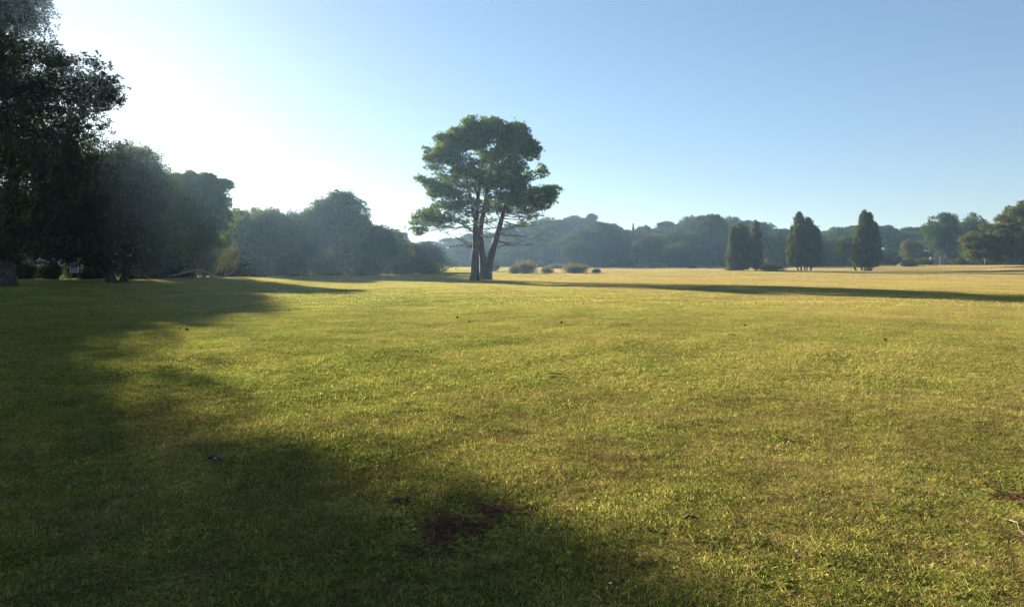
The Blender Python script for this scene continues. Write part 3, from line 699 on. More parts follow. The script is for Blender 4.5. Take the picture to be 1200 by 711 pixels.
def dead_tree():
    rng = np.random.default_rng(9); Y = 132.0; b = np.array(foot(476, Y))
    root = thing('dead_tree', 'thin bare dead tree poking above the hazy row', 'tree', b)
    top = P(474, 258, Y) - b; mb = MB(); q, r = flare([(0, 0, 0), (.2, 0, top[2] * .5), top], .13, .03, 9, .08, rng); mb.tube(q, r, 5); mb.build('trunk', M['bark'], root, True)
    br = MB()
    for _ in range(26):
        i = rng.integers(4, 9); d = unit(rng.normal(size=3) * [1, 1, .35]); L = rng.uniform(.5, 1.9) * (1.2 - i / 12); e = q[i] + d * L
        br.tube([q[i], (q[i] + e) / 2 + [0, 0, .1], e], [.045, .035, .02], 3)
        for _ in range(4):
            f = q[i] + d * L * rng.uniform(.3, 1); br.tube([f, f + unit(d + rng.normal(size=3) * .7) * .5], [.02, .012], 3)
    br.build('branches', M['bark'], root)
dead_tree()

# ------------------------------------------------------------------ shrubs
def proto_shrub(seed, leafmat, size, per, k, n=14, tall=.75):
    rng = np.random.default_rng(seed)
    pf = fill(rng, (0, 0, tall * .42), (.72, .72, tall * .42), n, .3, .85, .6, -.4) + fill(rng, (.25, -.1, tall * .3), (.6, .6, tall * .3), n // 2, .28, .8, .6, -.3)
    root = thing('shrub', '', 'shrub', (0, 0, 0)); V, Q = puff_leaves(rng, pf, per, k, size, .55, .28, .25, .4)
    st = MB()
    for c, Rr, fl in pf: st.tube([(0, 0, -.05), np.asarray(c) * [.5, .5, .45], c], [.022, .015, .008], 3)
    st.build('stems', M['bark'], root); obj('foliage', mesh('foliage', V, Q), leafmat, root)
    return root
class Shrub:
    def __init__(s, root): s.root, s.used = root, False
    def at(s, px, Y, half, hpx, rz, label, group=None):
        b = foot(px, Y); W = half / F * Y; H = hpx / F * Y
        if s.used: return dup(s.root, b, rz, (W, W, H), label, 'shrub', group)
        s.used = True; s.root.location = b; s.root.rotation_euler = (0, 0, rz); s.root.scale = (W, W, H)
        return tag(s.root, label, 'shrub', group)
shG = Shrub(proto_shrub(41, M['broom_leaf'], .10, 260, 8)); shD = Shrub(proto_shrub(42, M['bush_leaf'], .09, 330, 8)); shA = Shrub(proto_shrub(43, M['autumn_leaf'], .07, 160, 6, 16, .95))
shH = Shrub(proto_shrub(44, M['oak_leaf'], .10, 260, 8))
for sh, px, Y, half, h, rz, lab in [
    (shD, 614, 138, 15, 19, .3, 'largest rounded dry bush just right of the lone pine'),
    (shG, 603, 137, 7, 11, 1.3, 'small dry bush touching the left side of the largest bush'),
    (shD, 641, 140, 9, 10, 2.0, 'small dry bush second from the lone pine'),
    (shD, 676, 141, 17, 14, 4.0, 'brown dry bush with a flat top in the field right of the pine'),
    (shG, 699, 142, 6, 7, .8, 'tiny green bush at the right end of the row of dry bushes'),
    (shG, 574, 160, 14, 17, 3.0, 'hazy bush seen just behind the trunks of the lone pine'),
    (shH, 470, 128, 18, 15, .2, 'low rounded bush at the foot of the wood near the bare tree'),
    (shH, 500, 132, 22, 21, 2.2, 'wide dark bush ending the wood left of the lone pine'),
    (shH, 430, 113, 24, 24, 5.1, 'dark bush below the tree sloping down from the round-headed one'),
    (shG, 385, 106, 24, 27, 1.1, 'dark bush at the foot of the round-headed tree'),
    (shH, 340, 101, 26, 30, 2.9, 'dark bush in the middle of the wood edge'),
    (shG, 300, 96, 24, 27, 4.4, 'dark bush right of the yellowing shrub'),
    (shA, 238, 84, 17, 36, .9, 'greenish yellow shrub behind the bent pale trunk'),
    (shA, 268, 88, 14, 48, 2.5, 'tall yellowing shrub catching light beside the ragged pine'),
    (shH, 210, 80, 24, 26, 3.3, 'dark bush behind the left end of the bent pale trunk'),
    (shH, 265, 92, 24, 22, 1.9, 'dark bush below the tall yellowing shrub'),
    (shH, 26, 71, 18, 25, .6, 'low dark shrub under the tallest oak, right of its trunk'),
    (shH, 62, 70, 16, 23, 2.6, 'low dark shrub just left of the notice board'),
    (shH, 118, 74, 17, 24, 4.6, 'low dark shrub between the stems of the low dark oak'),
    (shH, 45, 76, 14, 22, 1.6, 'low dark shrub between the trunk of the tallest oak and the notice board, set back'),
    (shH, 102, 70, 10, 18, 3.1, 'low dark shrub just right of the notice board'),
    (shH, 86, 77, 13, 22, 5.2, 'dark shrub directly behind the notice board'),
    (shH, 155, 72, 16, 14, 3.6, 'dark shrub right of the low dark oak stems'),
    (shH, 183, 76, 16, 18, 5.6, 'dark shrub where the dark oaks meet the bent pale trunk'),
    (shG, 905, 167, 17, 11, .5, 'low mound of shrub between the slim cypress and broad cypress'),
    (shD, 893, 176, 8, 16, 1.5, 'dry brush standing behind the slim cypress'),
    (shH, 1066, 190, 10, 12, 2.4, 'dark round bush right of the pointed cypress'),
    (shD, 855, 168, 7, 5, .1, 'dry tuft at the foot of the paired cypress'),
    (shG, 1082, 208, 12, 11, 3.7, 'pale bush on the bank by the stone wall'),
    (shG, 1122, 208, 12, 12, 4.9, 'bush to the right of the stone wall'),
    (shH, 765, 222, 5, 6, 4.9, 'small dark bush between the two lengths of rail fence'),
    (shH, 812, 215, 5, 4, 1.1, 'flat dark bush alone in the field right of the rail fence'),
]: sh.at(px, Y, half, h, rz, lab)

# ------------------------------------------------------------------ undergrowth that fills the woods below their crowns (one mass each)
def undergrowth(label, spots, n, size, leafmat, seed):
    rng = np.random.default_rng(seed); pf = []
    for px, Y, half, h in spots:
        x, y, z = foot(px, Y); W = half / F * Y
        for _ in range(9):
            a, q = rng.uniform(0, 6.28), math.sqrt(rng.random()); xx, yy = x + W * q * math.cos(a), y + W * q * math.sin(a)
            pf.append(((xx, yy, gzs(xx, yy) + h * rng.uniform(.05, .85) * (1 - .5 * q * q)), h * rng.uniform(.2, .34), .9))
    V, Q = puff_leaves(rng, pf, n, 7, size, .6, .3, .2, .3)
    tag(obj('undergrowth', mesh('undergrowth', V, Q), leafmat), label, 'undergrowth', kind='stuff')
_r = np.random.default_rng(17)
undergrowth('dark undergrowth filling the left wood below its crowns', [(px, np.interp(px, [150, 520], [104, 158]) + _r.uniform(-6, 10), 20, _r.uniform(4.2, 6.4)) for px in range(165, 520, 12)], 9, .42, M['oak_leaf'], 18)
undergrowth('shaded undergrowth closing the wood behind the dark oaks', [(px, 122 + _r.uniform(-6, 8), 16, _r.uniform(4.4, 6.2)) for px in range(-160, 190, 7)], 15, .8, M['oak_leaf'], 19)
undergrowth('dark undergrowth closing the far wood below its crowns', [(px, np.interp(px, [480, 720, 1300], [300, 275, 270]) + _r.uniform(-12, 20), 12, _r.uniform(5, 8)) for px in range(480, 1300, 6)], 3.5, .9, M['far_leaf'], 20)

# ------------------------------------------------------------------ cypresses
def cypress(label, px, Y, spindles, stems, seed, foot_gap, mat='cypress_leaf'):
    rng = np.random.default_rng(seed); b = np.array(foot(px, Y)); s = Y / F
    root = thing('cypress_tree', label, 'tree', b, 0, 'cypresses in the field'); tm = MB(); Vs = []
    for (sx, top, half, dy) in spindles:
        x0 = (sx - px) * s; H = CAM_Z + (HOR - top) / F * Y - b[2]; W = half * s; z0 = foot_gap
        n = int(700 * W * (H - z0) / 4)
        t = rng.random(n); t = t ** .9; th = rng.uniform(0, 6.283, n)
        prof = W * np.clip(np.minimum((t / .22 + .12) ** .55, 1), 0, 1) * np.clip(1 - ((t - .22) / .80).clip(0) ** 1.3, .0, 1) ** .95
        lump = 1 + .3 * np.sin(3 * th + 9 * t + seed) * np.sin(15 * t + 2 * th) + .20 * np.sin(5 * th - 24 * t + sx) + .1 * np.sin(9 * th + 37 * t)
        r = prof * lump * (.6 + .42 * np.sqrt(rng.random(n))) + .2 * rng.normal(size=n).clip(0)
        c = np.stack([x0 + r * np.cos(th), dy + r * np.sin(th), z0 + t * (H - z0 - .5)], 1)
        ax = unit(np.stack([np.cos(th) * .35, np.sin(th) * .35, np.ones(n)], 1) + rng.normal(size=(n, 3)) * .28)
        for _ in range(int(16 + 5 * W * H / 4)):  # sprays that break the outline
            t0, th0 = rng.uniform(.05, .92), rng.uniform(0, 6.283); r0 = np.interp(t0, [0, .1, .3, .7, 1], [.6, .95, 1.0, .75, .25]) * W * rng.uniform(.9, 1.32); m_ = 26
            q_ = np.array([x0 + r0 * math.cos(th0), dy + r0 * math.sin(th0), z0 + t0 * (H - z0 - .8)]) + rng.normal(size=(m_, 3)) * [.13, .13, .42] + [0, 0, .25]
            c = np.concatenate([c, q_]); ax = np.concatenate([ax, unit(np.array([math.cos(th0) * .25, math.sin(th0) * .25, 1.0]) + rng.normal(size=(m_, 3)) * .2)])
        n = len(c); k = 5; ck = np.repeat(c, k, 0) + rng.normal(size=(n * k, 3)) * [.14, .14, .22]; ak = unit(np.repeat(ax, k, 0) + rng.normal(size=(n * k, 3)) * .3)
        V, Q = leaves(rng, ck, ak, .42, .34); Vs.append(V)
        tm.tube([(x0 * .5, dy * .5, -.2), (x0 * .8, dy, z0), (x0, dy, H * .5), (x0, dy, H * .85)], [.2, .16, .11, .03], 7)
    for (sx, dx) in stems:
        x0 = (sx - px) * s; tm.tube([(x0, 0, -.2), (x0 + dx * .4, 0, foot_gap * .6), (x0 + dx, 0, foot_gap + 1.8)], [.26, .2, .14], 7)
    V = np.concatenate(Vs); Q = np.arange(len(V) // 4)[:, None] * 4 + np.array([[0, 1, 2, 3]])
    tm.build('trunk', M['bark'], root, True); obj('crown', mesh('crown', V, Q), M[mat], root)
Yc = 168.0
cypress('paired cypress columns grown together, left of the slim cypress', 865, Yc, [(859.5, 266, 6, -.3), (868, 262, 7.5, .4), (873, 265, 5.5, -.4), (864, 268, 8, 0)], [(862, 0), (870, .1)], 61, .5)
cypress('slim single cypress column', 885, Yc, [(885.5, 259, 6, 0)], [(886, 0)], 62, .6)
cypress('broadest cypress, egg-shaped, on two bare stems', 943, Yc, [(936, 249, 9, -.3), (948, 255, 10, .5), (954, 265, 7, -.3), (931, 267, 6, .4), (943, 264, 14, 0)], [(939, -.2), (949.5, .3)], 63, 1.5)
cypress('pointed cypress on three splayed stems, farthest right of the cypresses', 1015, Yc, [(1012, 247, 6.5, -.3), (1019.5, 249, 6, .4), (1008, 264, 6, .5), (1025, 260, 5, 0), (1016, 262, 11, 0)], [(1011, -.5), (1016, 0), (1019, .4)], 64, 1.2)

def near_right_trees():
    rng = np.random.default_rng(71)
    # small tree leaning left beside the pointed cypress
    Y = 172.0; b = np.array(foot(1003, Y)); s = Y / F
    pf = fill(rng, P(991, 288, Y), (10 * s, 2, 8 * s), 30, .75, .7) + fill(rng, P(980, 298, Y), (6 * s, 1.3, 4 * s), 8, .55, .6)
    make_tree('leaning_tree', 'small dark tree leaning left from the foot of the pointed cypress', 'tree', b,
              [flare([b + [0, 0, -.1], P(998, 305, Y), P(990, 294, Y), P(984, 290, Y)], .2, .06, 8, .03, rng)], pf, M['bark'], M['oak_leaf'], seed=72, per=34, k=7, size=.26, asp=.55, merge=True)
    # spreading oak cut by the right edge
    Y = 160.0; b = np.array(foot(1206, Y)); s = Y / F
    pf = fill(rng, P(1215, 272, Y), (46 * s, 8, 30 * s), 130, 1.15, .7, .6) + fill(rng, P(1165, 283, Y), (30 * s, 5.5, 20 * s), 60, 1.0, .65, .6) + fill(rng, P(1150, 294, Y), (14 * s, 3.5, 8 * s), 16, .75, .6) \
        + fill(rng, P(1265, 280, Y), (38 * s, 7, 24 * s), 60, 1.1, .7) + fill(rng, P(1190, 300, Y), (50 * s, 7, 7 * s), 60, .8, .6) + fill(rng, P(1196, 249, Y), (14 * s, 4, 9 * s), 22, .9, .8)
    tr = [flare([b + [0, 0, -.2], b + [.3, 0, 1.6], P(1210, 280, Y), P(1214, 255, Y)], .75, .12, 10, .08, rng),
          flare([b + [-.2, 0, .8], P(1192, 298, Y), P(1175, 290, Y), P(1155, 290, Y)], .3, .06, 9, .08, rng), flare([b + [.3, 0, .9], P(1235, 292, Y), P(1262, 282, Y)], .3, .06, 8, .08, rng)]
    make_tree('oak_tree', 'spreading oak with low olive boughs, cut off by the right edge', 'tree', b, tr, pf, M['bark'], M['olive_oak_leaf'], seed=73, per=72, k=8, size=.32, asp=.55, tip=.035, twigs=2)
near_right_trees()

# ------------------------------------------------------------------ the far woods
umbA = Kind(proto_umbrella('pine_tree', 51, 18, 8, 46, .55, M['far_leaf']), 18, 8)
umbB = Kind(proto_umbrella('pine_tree', 52, 18, 7, 40, .55, M['far_leaf'], low=.5), 18, 7)
rndA = Kind(proto_round('oak_tree', 53, 16, 7, 75, M['far_leaf'], .5, per=19, k=7, low=.1, Rr=1.7), 16, 7)
rndB = Kind(proto_round('oak_tree', 54, 16, 7, 70, M['far_leaf'], .5, per=19, k=7, low=.02, Rr=1.9), 16, 7)
olvA = Kind(proto_round('oak_tree', 55, 14, 6, 65, M['far_olive'], .42, per=22, k=7, low=.05, Rr=1.4), 14, 6)
sky_x = [500, 560, 600, 650, 680, 705, 730, 745, 757, 775, 800, 830, 850, 880, 905, 925, 960, 985, 1005, 1040, 1062, 1080, 1105, 1125, 1145, 1165, 1200, 1260]
sky_y = [286, 272, 265, 257, 255, 255, 263, 273, 267, 261, 259, 252, 256, 258, 263, 271, 272, 264, 263, 265, 269, 268, 262, 262, 260, 266, 264, 264]
def woods():
    rng = np.random.default_rng(81)
    rows = [(335, 0, 24, 'A'), (300, 4, 27, 'B'), (272, 13, 31, 'C'), (252, 24, 36, 'D')]
    for Y, drop, step, r in rows:
        px = 470 + rng.uniform(0, step)
        while px < 1300:
            top = np.interp(px, sky_x, sky_y) + drop + rng.uniform(-3, 5); half = rng.uniform(19, 30) * 280 / Y * (.8 if r == 'D' else 1)
            kd = {'A': [umbA, umbB, umbA, rndA], 'B': [umbA, umbB, rndA, rndB], 'C': [umbB, rndA, rndB, umbA], 'D': [rndB, rndA, rndB, umbB]}[r][rng.integers(0, 4)]
            if r == 'D' and (rng.random() < .25): px += step; continue
            if px < 735: z, lab = 'far wood behind the dry bushes', 'hazy tree beyond the dry bushes'
            elif px < 925: z, lab = 'far wood behind the rail fence', 'hazy tree beyond the rail fence'
            else: z, lab = 'far wood behind the right cypresses', 'hazy tree beyond the broad and pointed cypresses'
            lab = {'A': lab + ', along its skyline', 'B': lab + ', just under its skyline', 'C': lab + ', halfway down', 'D': lab + ', in its dark front row'}[r]
            kd.at(px, Y + rng.uniform(-7, 7), top, half, rng.uniform(0, 6.28), lab, z + ' ' + {'A': 'skyline', 'B': 'upper row', 'C': 'middle row', 'D': 'front row'}[r])
            px += step * rng.uniform(.75, 1.25)
    # trees that stand out of the wood
    olvA.at(745, 236, 281, 9, .4, 'pale olive tree drooping at the front of the far wood')
    olvA.at(762, 240, 273, 17, 2.2, 'rounded tree right behind the pale drooping one')
    rndA.at(676, 225, 283, 17, 3.0, 'dark round tree behind the flat-topped brown bush')
    rndA.at(1104, 225, 250, 19, 1.0, 'big domed tree rising over the stone wall')
    rndB.at(1140, 236, 253, 17, 4.0, 'flat-topped tree next to the big domed tree')
    olvA.at(1068, 222, 280, 11, 5.0, 'small round pale tree on the bank left of the big domed tree')
    umbB.at(705, 262, 262, 26, 2.0, 'wide umbrella pine with a sunlit top in the far wood')
    umbA.at(686, 250, 270, 22, 5.5, 'lower umbrella pine in front of the sunlit-topped one')
    umbA.at(835, 262, 252, 20, 3.3, 'umbrella pine standing highest left of the paired cypress')
    for px, top in ((742, 262), (757, 263)):
        kd = Kind(cyp_far, 14, 2.2); kd.used = True
        kd.at(px, 300, top, 4, px, 'distant cypress spire rising in the notch of the far wood', 'distant cypress spires')
def far_cypress():
    rng = np.random.default_rng(91); n = 1500; t = rng.random(n); th = rng.uniform(0, 6.283, n)
    r = 2.2 * np.minimum((t / .2 + .1) ** .6, 1) * (1 - ((t - .2) / .8).clip(0) ** 1.6) * (.5 + .5 * rng.random(n))
    V, Q = leaves(rng, np.stack([r * np.cos(th), r * np.sin(th), 1 + t * 12.3], 1), unit(np.stack([np.cos(th) * .3, np.sin(th) * .3, np.ones(n)], 1)), .9, .4)
    root = thing('cypress_tree', '', 'tree', (0, 0, 0)); tm = MB(); tm.tube([(0, 0, -.3), (0, 0, 6), (0, 0, 12)], [.25, .18, .05], 6); tm.build('trunk', M['bark'], root)
    obj('crown', mesh('crown', V, Q), M['cypress_leaf'], root); return root
cyp_far = far_cypress()
woods()
# the first distant spire is the original itself
b = foot(862, 318); cyp_far.location = b; cyp_far.scale = (1.3, 1.3, 1.35)
tag(cyp_far, 'distant cypress spire half hidden behind the paired cypress', 'tree')

# ------------------------------------------------------------------ bent pale trunk lying at the wood's edge
def bent_trunk():
    rng = np.random.default_rng(15); Y = 77.0; b = np.array(foot(250, Y))
    root = thing('fallen_tree', 'pale dead trunk bent in a low arch along the wood edge', 'fallen tree', b)
    mb = MB(); pts = [P(192, 326, Y - 1), P(206, 321.5, Y), P(226, 316.5, Y), P(240, 317.5, Y + .3), P(250, 324, Y)]
    pts[0][2] = gzs(pts[0][0], pts[0][1]) + .05; pts[-1][2] = gzs(pts[-1][0], pts[-1][1]) + .1
    q, r = flare(pts, .09, .2, 16, .03, rng); r = np.linspace(.09, .19, 16); mb.tube(q - b, r, 7, rng, .08); mb.build('trunk', M['pale_bark'], root, True)
    e = q[-1]; v = lambda *p: P(*p) - b
    arms = [([e - b, v(254, 319, Y), v(257, 308, Y)], [.14, .08, .03]), ([e - b, v(264, 324, Y), v(271, 320, Y), v(276, 316, Y)], [.1, .1, .07, .03])]
    arms += [([q[i] - b, q[i] - b + rng.normal(size=3) * [.5, .5, .2] + [0, 0, .7]], [.04, .012]) for i in (4, 6, 9, 11)]
    for p_, r_ in arms:
        m_ = MB(); m_.tube(p_, r_, 5); m_.build('branch', M['pale_bark'], root)
bent_trunk()

# ------------------------------------------------------------------ notice board under the oaks
def plain(name, col, rough=.6, spec=.3):
    return rough_mat(name, [(.3, tuple(c * .88 for c in col)), (.7, tuple(min(1, c * 1.08) for c in col))], 12, 4, rough, .1)
def notice():
    Y = 62.0; x = (87 - 600) / F * Y; z = gzs(x, Y)
    root = thing('notice_board', 'blue notice board in a white frame under the dark oaks', 'sign', (x, Y, z))
    wht = plain('white_paint', (.78, .79, .82)); blu = plain('blue_panel', (.22, .30, .52)); 
    s = Y / F; zb = CAM_Z + (HOR - 319) * s - z; zt = CAM_Z + (HOR - 305) * s - z; W = 9 * s; h = zt - zb
    p = MB(); p.box((0, 0, (zb + zt) / 2), (W - .1, .04, h - .1)); p.build('panel', blu, root)
    f = MB()
    f.box((-W / 2, 0, (zb + zt) / 2), (.07, .07, h)); f.box((W / 2, 0, (zb + zt) / 2 - .06), (.07, .07, h - .12)); f.box((0, 0, zb), (W - .075, .066, .07)); f.build('frame', wht, root)
    t = MB()
    for k, (dx, dz, ww) in enumerate([(.05, .3, .3), (.08, .18, .34), (-.02, .02, .3), (.1, -.04, .22), (0, -.22, .42), (.02, -.3, .4)]): t.box((dx, -.025, (zb + zt) / 2 + dz), (ww, .012, .035))
    t.box((W / 2 - .12, -.026, (zb + zt) / 2 + .2), (.12, .012, .3)); t.build('lettering', wht, root)
    for sx in (-1, 1):
        l_ = MB(); l_.box((sx * (W / 2 - .05), .06, (zb + .2) / 2 - .1), (.06, .06, zb + .4)); l_.build('post', M['old_wood'], root)
notice()

# sunlit drive behind the dark oaks, with a low pale kerb wall
def strip(name, x0, x1, y0, y1, mat, lift, wob=1.2, label=None):
    rng = np.random.default_rng(4); xs = np.linspace(x0, x1, 70); wv = np.cumsum(rng.normal(size=70)) * .12 * wob; wv -= np.linspace(0, wv[-1], 70)
    n = 5; V = []
    for i, x in enumerate(xs):
        for j in range(n + 1):
            y = y0 + (y1 - y0) * j / n + wv[i]; V.append((x, y, gzs(x, y) + lift))
    k = n + 1; Q = [(i * k + j, (i + 1) * k + j, (i + 1) * k + j + 1, i * k + j + 1) for i in range(69) for j in range(n)]
    tag(obj(name, mesh(name, V, Q, smooth=True), mat), kind='structure')
M['gravel'] = rough_mat('pale_gravel', [(.3, (.26, .21, .16)), (.55, (.42, .35, .27)), (.75, (.55, .48, .38))], 3, 6, .95, .4, coord='Object')
M['track'] = rough_mat('dusty_track', [(.3, (.20, .14, .09)), (.55, (.32, .24, .16)), (.75, (.42, .34, .24))], 1.5, 6, .95, .4, coord='Object')
strip('path', -110, -34, 84, 90, M['gravel'], .03)
strip('track', 60, 150, 148, 150.6, M['track'], .035, .6)

# ------------------------------------------------------------------ rail fences, posts, stone wall in the distance
def rails(px0, px1, Y, hgt, nposts, label, dY=0):
    a = np.array(foot(px0, Y)); c = np.array(foot(px1, Y + dY)); root = thing('rail_fence', label, 'fence', a)
    d = c - a; L = np.hypot(d[0], d[1]); rz = math.atan2(d[1], d[0])
    for q in range(nposts):
        m = MB(); p = d * q / (nposts - 1); m.box((p[0], p[1], hgt / 2 + p[2] - .1), (.16, .16, hgt + .2), rz); m.build('post', M['old_wood'], root)
    for zz in (hgt - .12, hgt * .5):
        m = MB(); m.box((d[0] / 2, d[1] / 2 - .12, zz + d[2] / 2), (L + .3, .07, .2), rz); m.build('rail', M['old_wood'], root)
rails(746, 760, 222, 1.1, 4, 'short length of brown rail fence left of the small dark bush')
rails(762, 780, 221, 1.5, 5, 'longer length of brown rail fence right of the small dark bush')
def ruin():
    Y = 214.0; a = np.array(foot(1098, Y)); root = thing('stone_wall', 'low ruined stone wall on the bank below the big domed tree', 'wall', a); s = Y / F; rng = np.random.default_rng(2)
    m = MB(); W = 17 * s; k = 14
    for i in range(k):
        h = 1.7 + .35 * math.sin(i * 1.7) + rng.uniform(-.15, .15); m.box((-W / 2 + W * (i + .5) / k, rng.uniform(-.03, .03), h / 2 + .5), (W / k - .01, .5 + rng.uniform(-.04, .04), h + 1))
    m.build('wall', M['stone'], root); g = MB(); g.box((W / 2 + .32, -.05, 1.5), (.6, .62, 4)); g.build('pier', M['stone'], root)
ruin()
for px, py0, Y, lab in ((1101.5, 300, 150, 'thin pale post standing alone in front of the stone wall'), (1154, 304, 156, 'thin pale post under the left boughs of the spreading oak')):
    b = foot(px, Y); m = MB(); h = CAM_Z + (HOR - py0) / F * Y - b[2]
    m.tube([(0, 0, -.1), (0, 0, h * .5), (0, 0, h)], [.045, .042, .04], 7); m.tube([(0, 0, h), (0, 0, h + .05)], [.055, .045], 7)
    o = m.build('marker_post', plain('pale_post_paint', (.2, .18, .15)), None); o.location = b; tag(o, lab, 'post')
def bank(px0, px1, Y, h, mat, name, label):
    a = np.array(foot((px0 + px1) / 2, Y)); W = (px1 - px0) / F * Y; rng = np.random.default_rng(int(px0)); n = 40; V = []
    for i in range(n):
        t = i / (n - 1); hh = h * math.sin(math.pi * t) ** .5 * (1 + .1 * rng.normal())
        for (dy, f) in ((-1.6, -.25), (-1.0, .45), (-.5, .9), (.2, 1), (1.2, .6), (2.2, -.25)): V.append((-W / 2 + W * t, dy * (1 + .06 * rng.normal()), hh * f - (0 if 0 < i < n - 1 else .3)))
    Q = [(i * 6 + j, (i + 1) * 6 + j, (i + 1) * 6 + j + 1, i * 6 + j + 1) for i in range(n - 1) for j in range(5)]
    o = obj(name, mesh(name, V, Q, smooth=True), mat); o.location = a; tag(o, label, 'bank')
    return o
M['bank'] = rough_mat('bare_bank_earth', [(.3, (.045, .036, .026)), (.55, (.09, .072, .05)), (.75, (.14, .11, .08))], 2, 6, .95, .6)
bank(634, 674, 205, 1.3, M['bank'], 'earth_bank', 'low brown earth bank behind the flat-topped brown bush')
bank(1052, 1094, 212, 1.6, M['bank'], 'earth_bank', 'earth bank running from the dark round bush to the stone wall')
bank(824, 837, 200, .45, M['bank'], 'earth_mound', 'small reddish earth mound right of the rail fences')
bank(800, 848, 240, 1.2, M['bank'], 'earth_bank', 'greyish bank at the foot of the far wood left of the paired cypress')

# ------------------------------------------------------------------ small things lying on the lawn
def G(px, py):
    """the spot on the ground seen at a pixel"""
    d = (px - 600) / F, (py - HOR) / F; Y = CAM_Z / d[1]
    for _ in range(12): Y = (CAM_Z - gzs(d[0] * Y, Y)) / d[1]
    return np.array([d[0] * Y, Y, gzs(d[0] * Y, Y)])
def leaf_thing():
    rng = np.random.default_rng(1); V = []; n = 7
    for i in range(n):
        t = i / (n - 1); w_ = .5 * math.sin(math.pi * min(.98, t * .93 + .05)) ** .8
        V += [(t - .5, -w_ * .55, .13 * math.sin(t * 3) + .1 * w_), (t - .5, 0, .13 * math.sin(t * 3)), (t - .5, w_ * .55, .13 * math.sin(t * 3) + .14 * w_)]
    Q = [(i * 3 + j, (i + 1) * 3 + j, (i + 1) * 3 + j + 1, i * 3 + j + 1) for i in range(n - 1) for j in range(2)]
    return mesh('fallen_leaf', V, Q, smooth=True)
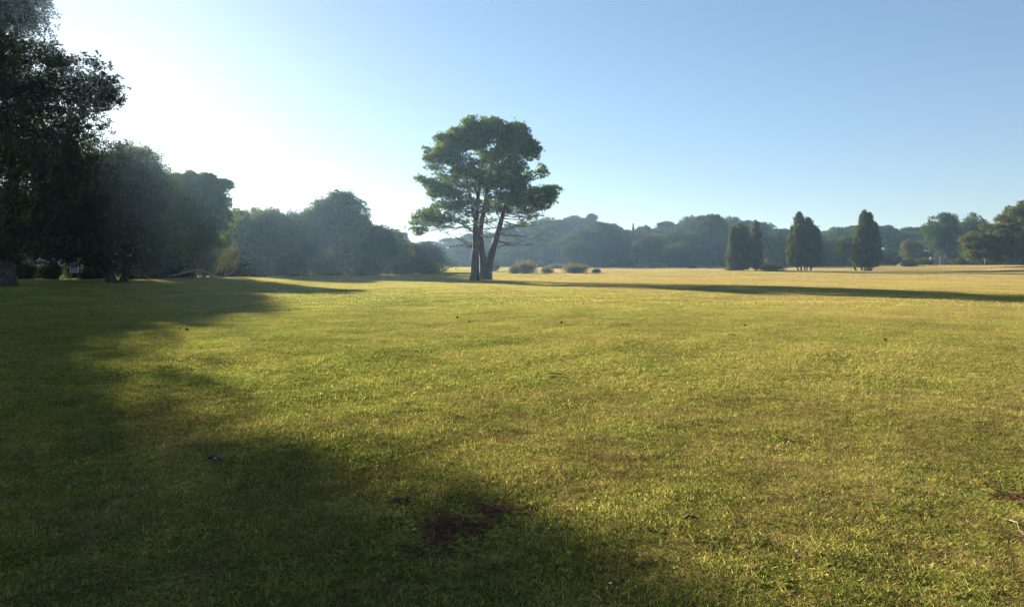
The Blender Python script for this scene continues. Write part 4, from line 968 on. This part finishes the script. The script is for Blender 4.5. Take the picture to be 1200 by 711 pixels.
def strew():
    rng = np.random.default_rng(33); me1 = leaf_thing(); me2 = me1.copy(); me1.materials.append(M['pale_leaf']); me2.materials.append(M['brown_leaf'])
    pale = [(637, 447), (803, 483), (485, 626), (513, 560), (252, 541), (715, 690), (697, 590), (934, 652), (884, 631), (972, 426), (915, 398), (988, 368), (1106, 464), (843, 535), (262, 480), (1178, 387), (192, 525), (738, 424), (1040, 472)]
    brown = [(570, 632), (430, 586), (870, 465), (450, 687), (856, 622), (660, 648), (941, 490), (395, 472), (1082, 495), (660, 597), (1010, 700), (700, 615), (300, 580), (1150, 560)]
    for pts, me, lab, grp, s0 in ((pale, me1, 'small pale bleached leaf lying on the turf', 'pale leaves on the turf', .05), (brown, me2, 'small rusty brown leaf lying on the turf', 'brown leaves on the turf', .055)):
        for px, py in pts:
            p = G(px, py); s = min(.05, max(s0 * .65, .0030 * p[1])) * rng.uniform(.8, 1.2)
            o = bpy.data.objects.new('fallen_leaf', me); C.objects.link(o); o.location = p + [0, 0, .03]; o.scale = (s, s, s); o.rotation_euler = (rng.uniform(-.4, .4), rng.uniform(-.4, .4), rng.uniform(0, 6.28))
            tag(o, lab, 'leaf', grp)
    # pine cones
    m = MB(); n = 9; pts = [(0, 0, -.5 + i / (n - 1)) for i in range(n)]; rr = [.1, .3, .42, .46, .44, .38, .3, .2, .06]
    q = np.array(pts); m.tube(q, rr, 10)
    for i in range(1, n - 1):
        for k in range(9):
            a = (k + .5 * (i % 2)) * 6.283 / 9; c = np.array([math.cos(a) * rr[i], math.sin(a) * rr[i], q[i][2]]); u = np.array([math.cos(a), math.sin(a), .35]); v = np.array([-math.sin(a), math.cos(a), 0])
            m.add([c - v * .09, c + v * .09, c + u * .14 + v * .05, c + u * .14 - v * .05], [(0, 1, 2, 3)])
    me = None
    cones = [(211, 386, 'left one of two dark pine cones lying at the rim of the shade', None), (219, 387, 'right one of two dark pine cones lying at the rim of the shade', None)] + \
            [(x, y, 'dark pine cone lying alone out on the sunlit turf', 'scattered pine cones') for x, y in ((658, 379), (339, 365), (536, 373), (550, 378), (1037, 399), (873, 382), (648, 357), (683, 356), (474, 353), (108, 372))]
    for px, py, lab, grp in cones:
        p = G(px, py); s = max(.07, .0020 * p[1]) * rng.uniform(.85, 1.15)
        if me is None: o = m.build('pine_cone', M['cone']); me = o.data
        else: o = bpy.data.objects.new('pine_cone', me); C.objects.link(o)
        o.location = p + [0, 0, s * .42]; o.scale = (s, s, s); o.rotation_euler = (R(80) + rng.uniform(-.2, .2), 0, rng.uniform(0, 6.28)); tag(o, lab, 'pine cone', grp)
    # sticks
    def stick(px0, py0, px1, py1, r, mat, lab, name='stick', mid=0.02, group=None, fork=None):
        a, b_ = G(px0, py0), G(px1, py1); d = b_ - a; m_ = MB(); h = np.array([0, 0, .022])
        k = np.array([-d[1], d[0], 0]) * .08
        m_.tube([h, d * .3 + h + [0, 0, mid] + k, d * .65 + h + [0, 0, mid * .7] - k * .3, d + h], [r, r * .9, r * .75, r * .45], 6)
        if fork: m_.tube([d * .5 + h + [0, 0, mid], d * .7 + h + np.array([-d[1], d[0], 0]) * fork + [0, 0, .05]], [r * .6, r * .3], 5)
        o = m_.build(name, mat, None, True); o.location = a; tag(o, lab, 'stick', group)
    stick(1176, 611, 1209, 637, .0045, M['twig'], 'thin pale bent twig lying by the right edge of the lawn', 'twig', .02)
    stick(640, 440, 664, 441, .012, M['dark_twig'], 'short dark stick lying across the sunlit middle of the lawn')
    stick(245, 539, 259, 541, .014, M['dark_twig'], 'dark stub of stick lying in the shade at lower left')
    stick(802, 612, 818, 611, .012, M['dark_twig'], 'dark stick lying on the turf right of the shadow tip')
    stick(852, 393, 862, 394, .022, M['dark_twig'], 'small dark stick lying far out on the right half of the lawn')
strew()

def litter():
    """loose bark, leaf scraps and crumbs of earth over the worn turf"""
    rng = np.random.default_rng(77); Vs = []
    n = 2400; c = []
    for cx, cy_, rx, ry in SOIL:
        k = int(n * rx * ry / .5); a = rng.normal(size=(k, 2)) * [rx * .75, ry * .8] + [cx, cy_]; c.append(a)
    c.append(np.stack([rng.uniform(-4, 5, 700), rng.uniform(3, 7.5, 700)], 1))
    c = np.concatenate(c); z = gz(c[:, 0], c[:, 1]) + turf(c[:, 0], c[:, 1]) + rng.uniform(.002, .012, len(c)); p = np.concatenate([c, z[:, None]], 1)
    ax = unit(rng.normal(size=p.shape) * [1, 1, .35]); V, Q = leaves(rng, p, ax, .028, .5)
    o = obj('leaf_litter', mesh('leaf_litter', V, Q), leaf_mat('litter', [(.1, (.04, .020, .013)), (.5, (.12, .058, .036)), (.9, (.24, .14, .085))], .15, .7, 2, 'Object'))
    tag(o, 'dark reddish scraps of leaf and bark over the worn turf', 'leaf litter', kind='stuff')
litter()

# ------------------------------------------------------------------ haze
def haze():
    m, t, n, l = mat_new('haze_air')
    v = n.new('ShaderNodeVolumePrincipled'); v.inputs['Density'].default_value = HAZE_DENSITY; v.inputs['Color'].default_value = HAZE_COL; v.inputs['Anisotropy'].default_value = HAZE_G
    o = n.new('ShaderNodeOutputMaterial'); l.new(v.outputs[0], o.inputs['Volume'])
    mb = MB(); mb.box((0, 520, 14.5), (2040, 1200, 35)); h = mb.build('haze', m); tag(h, 'thin bluish morning haze over the whole field', 'haze', kind='stuff')
haze()
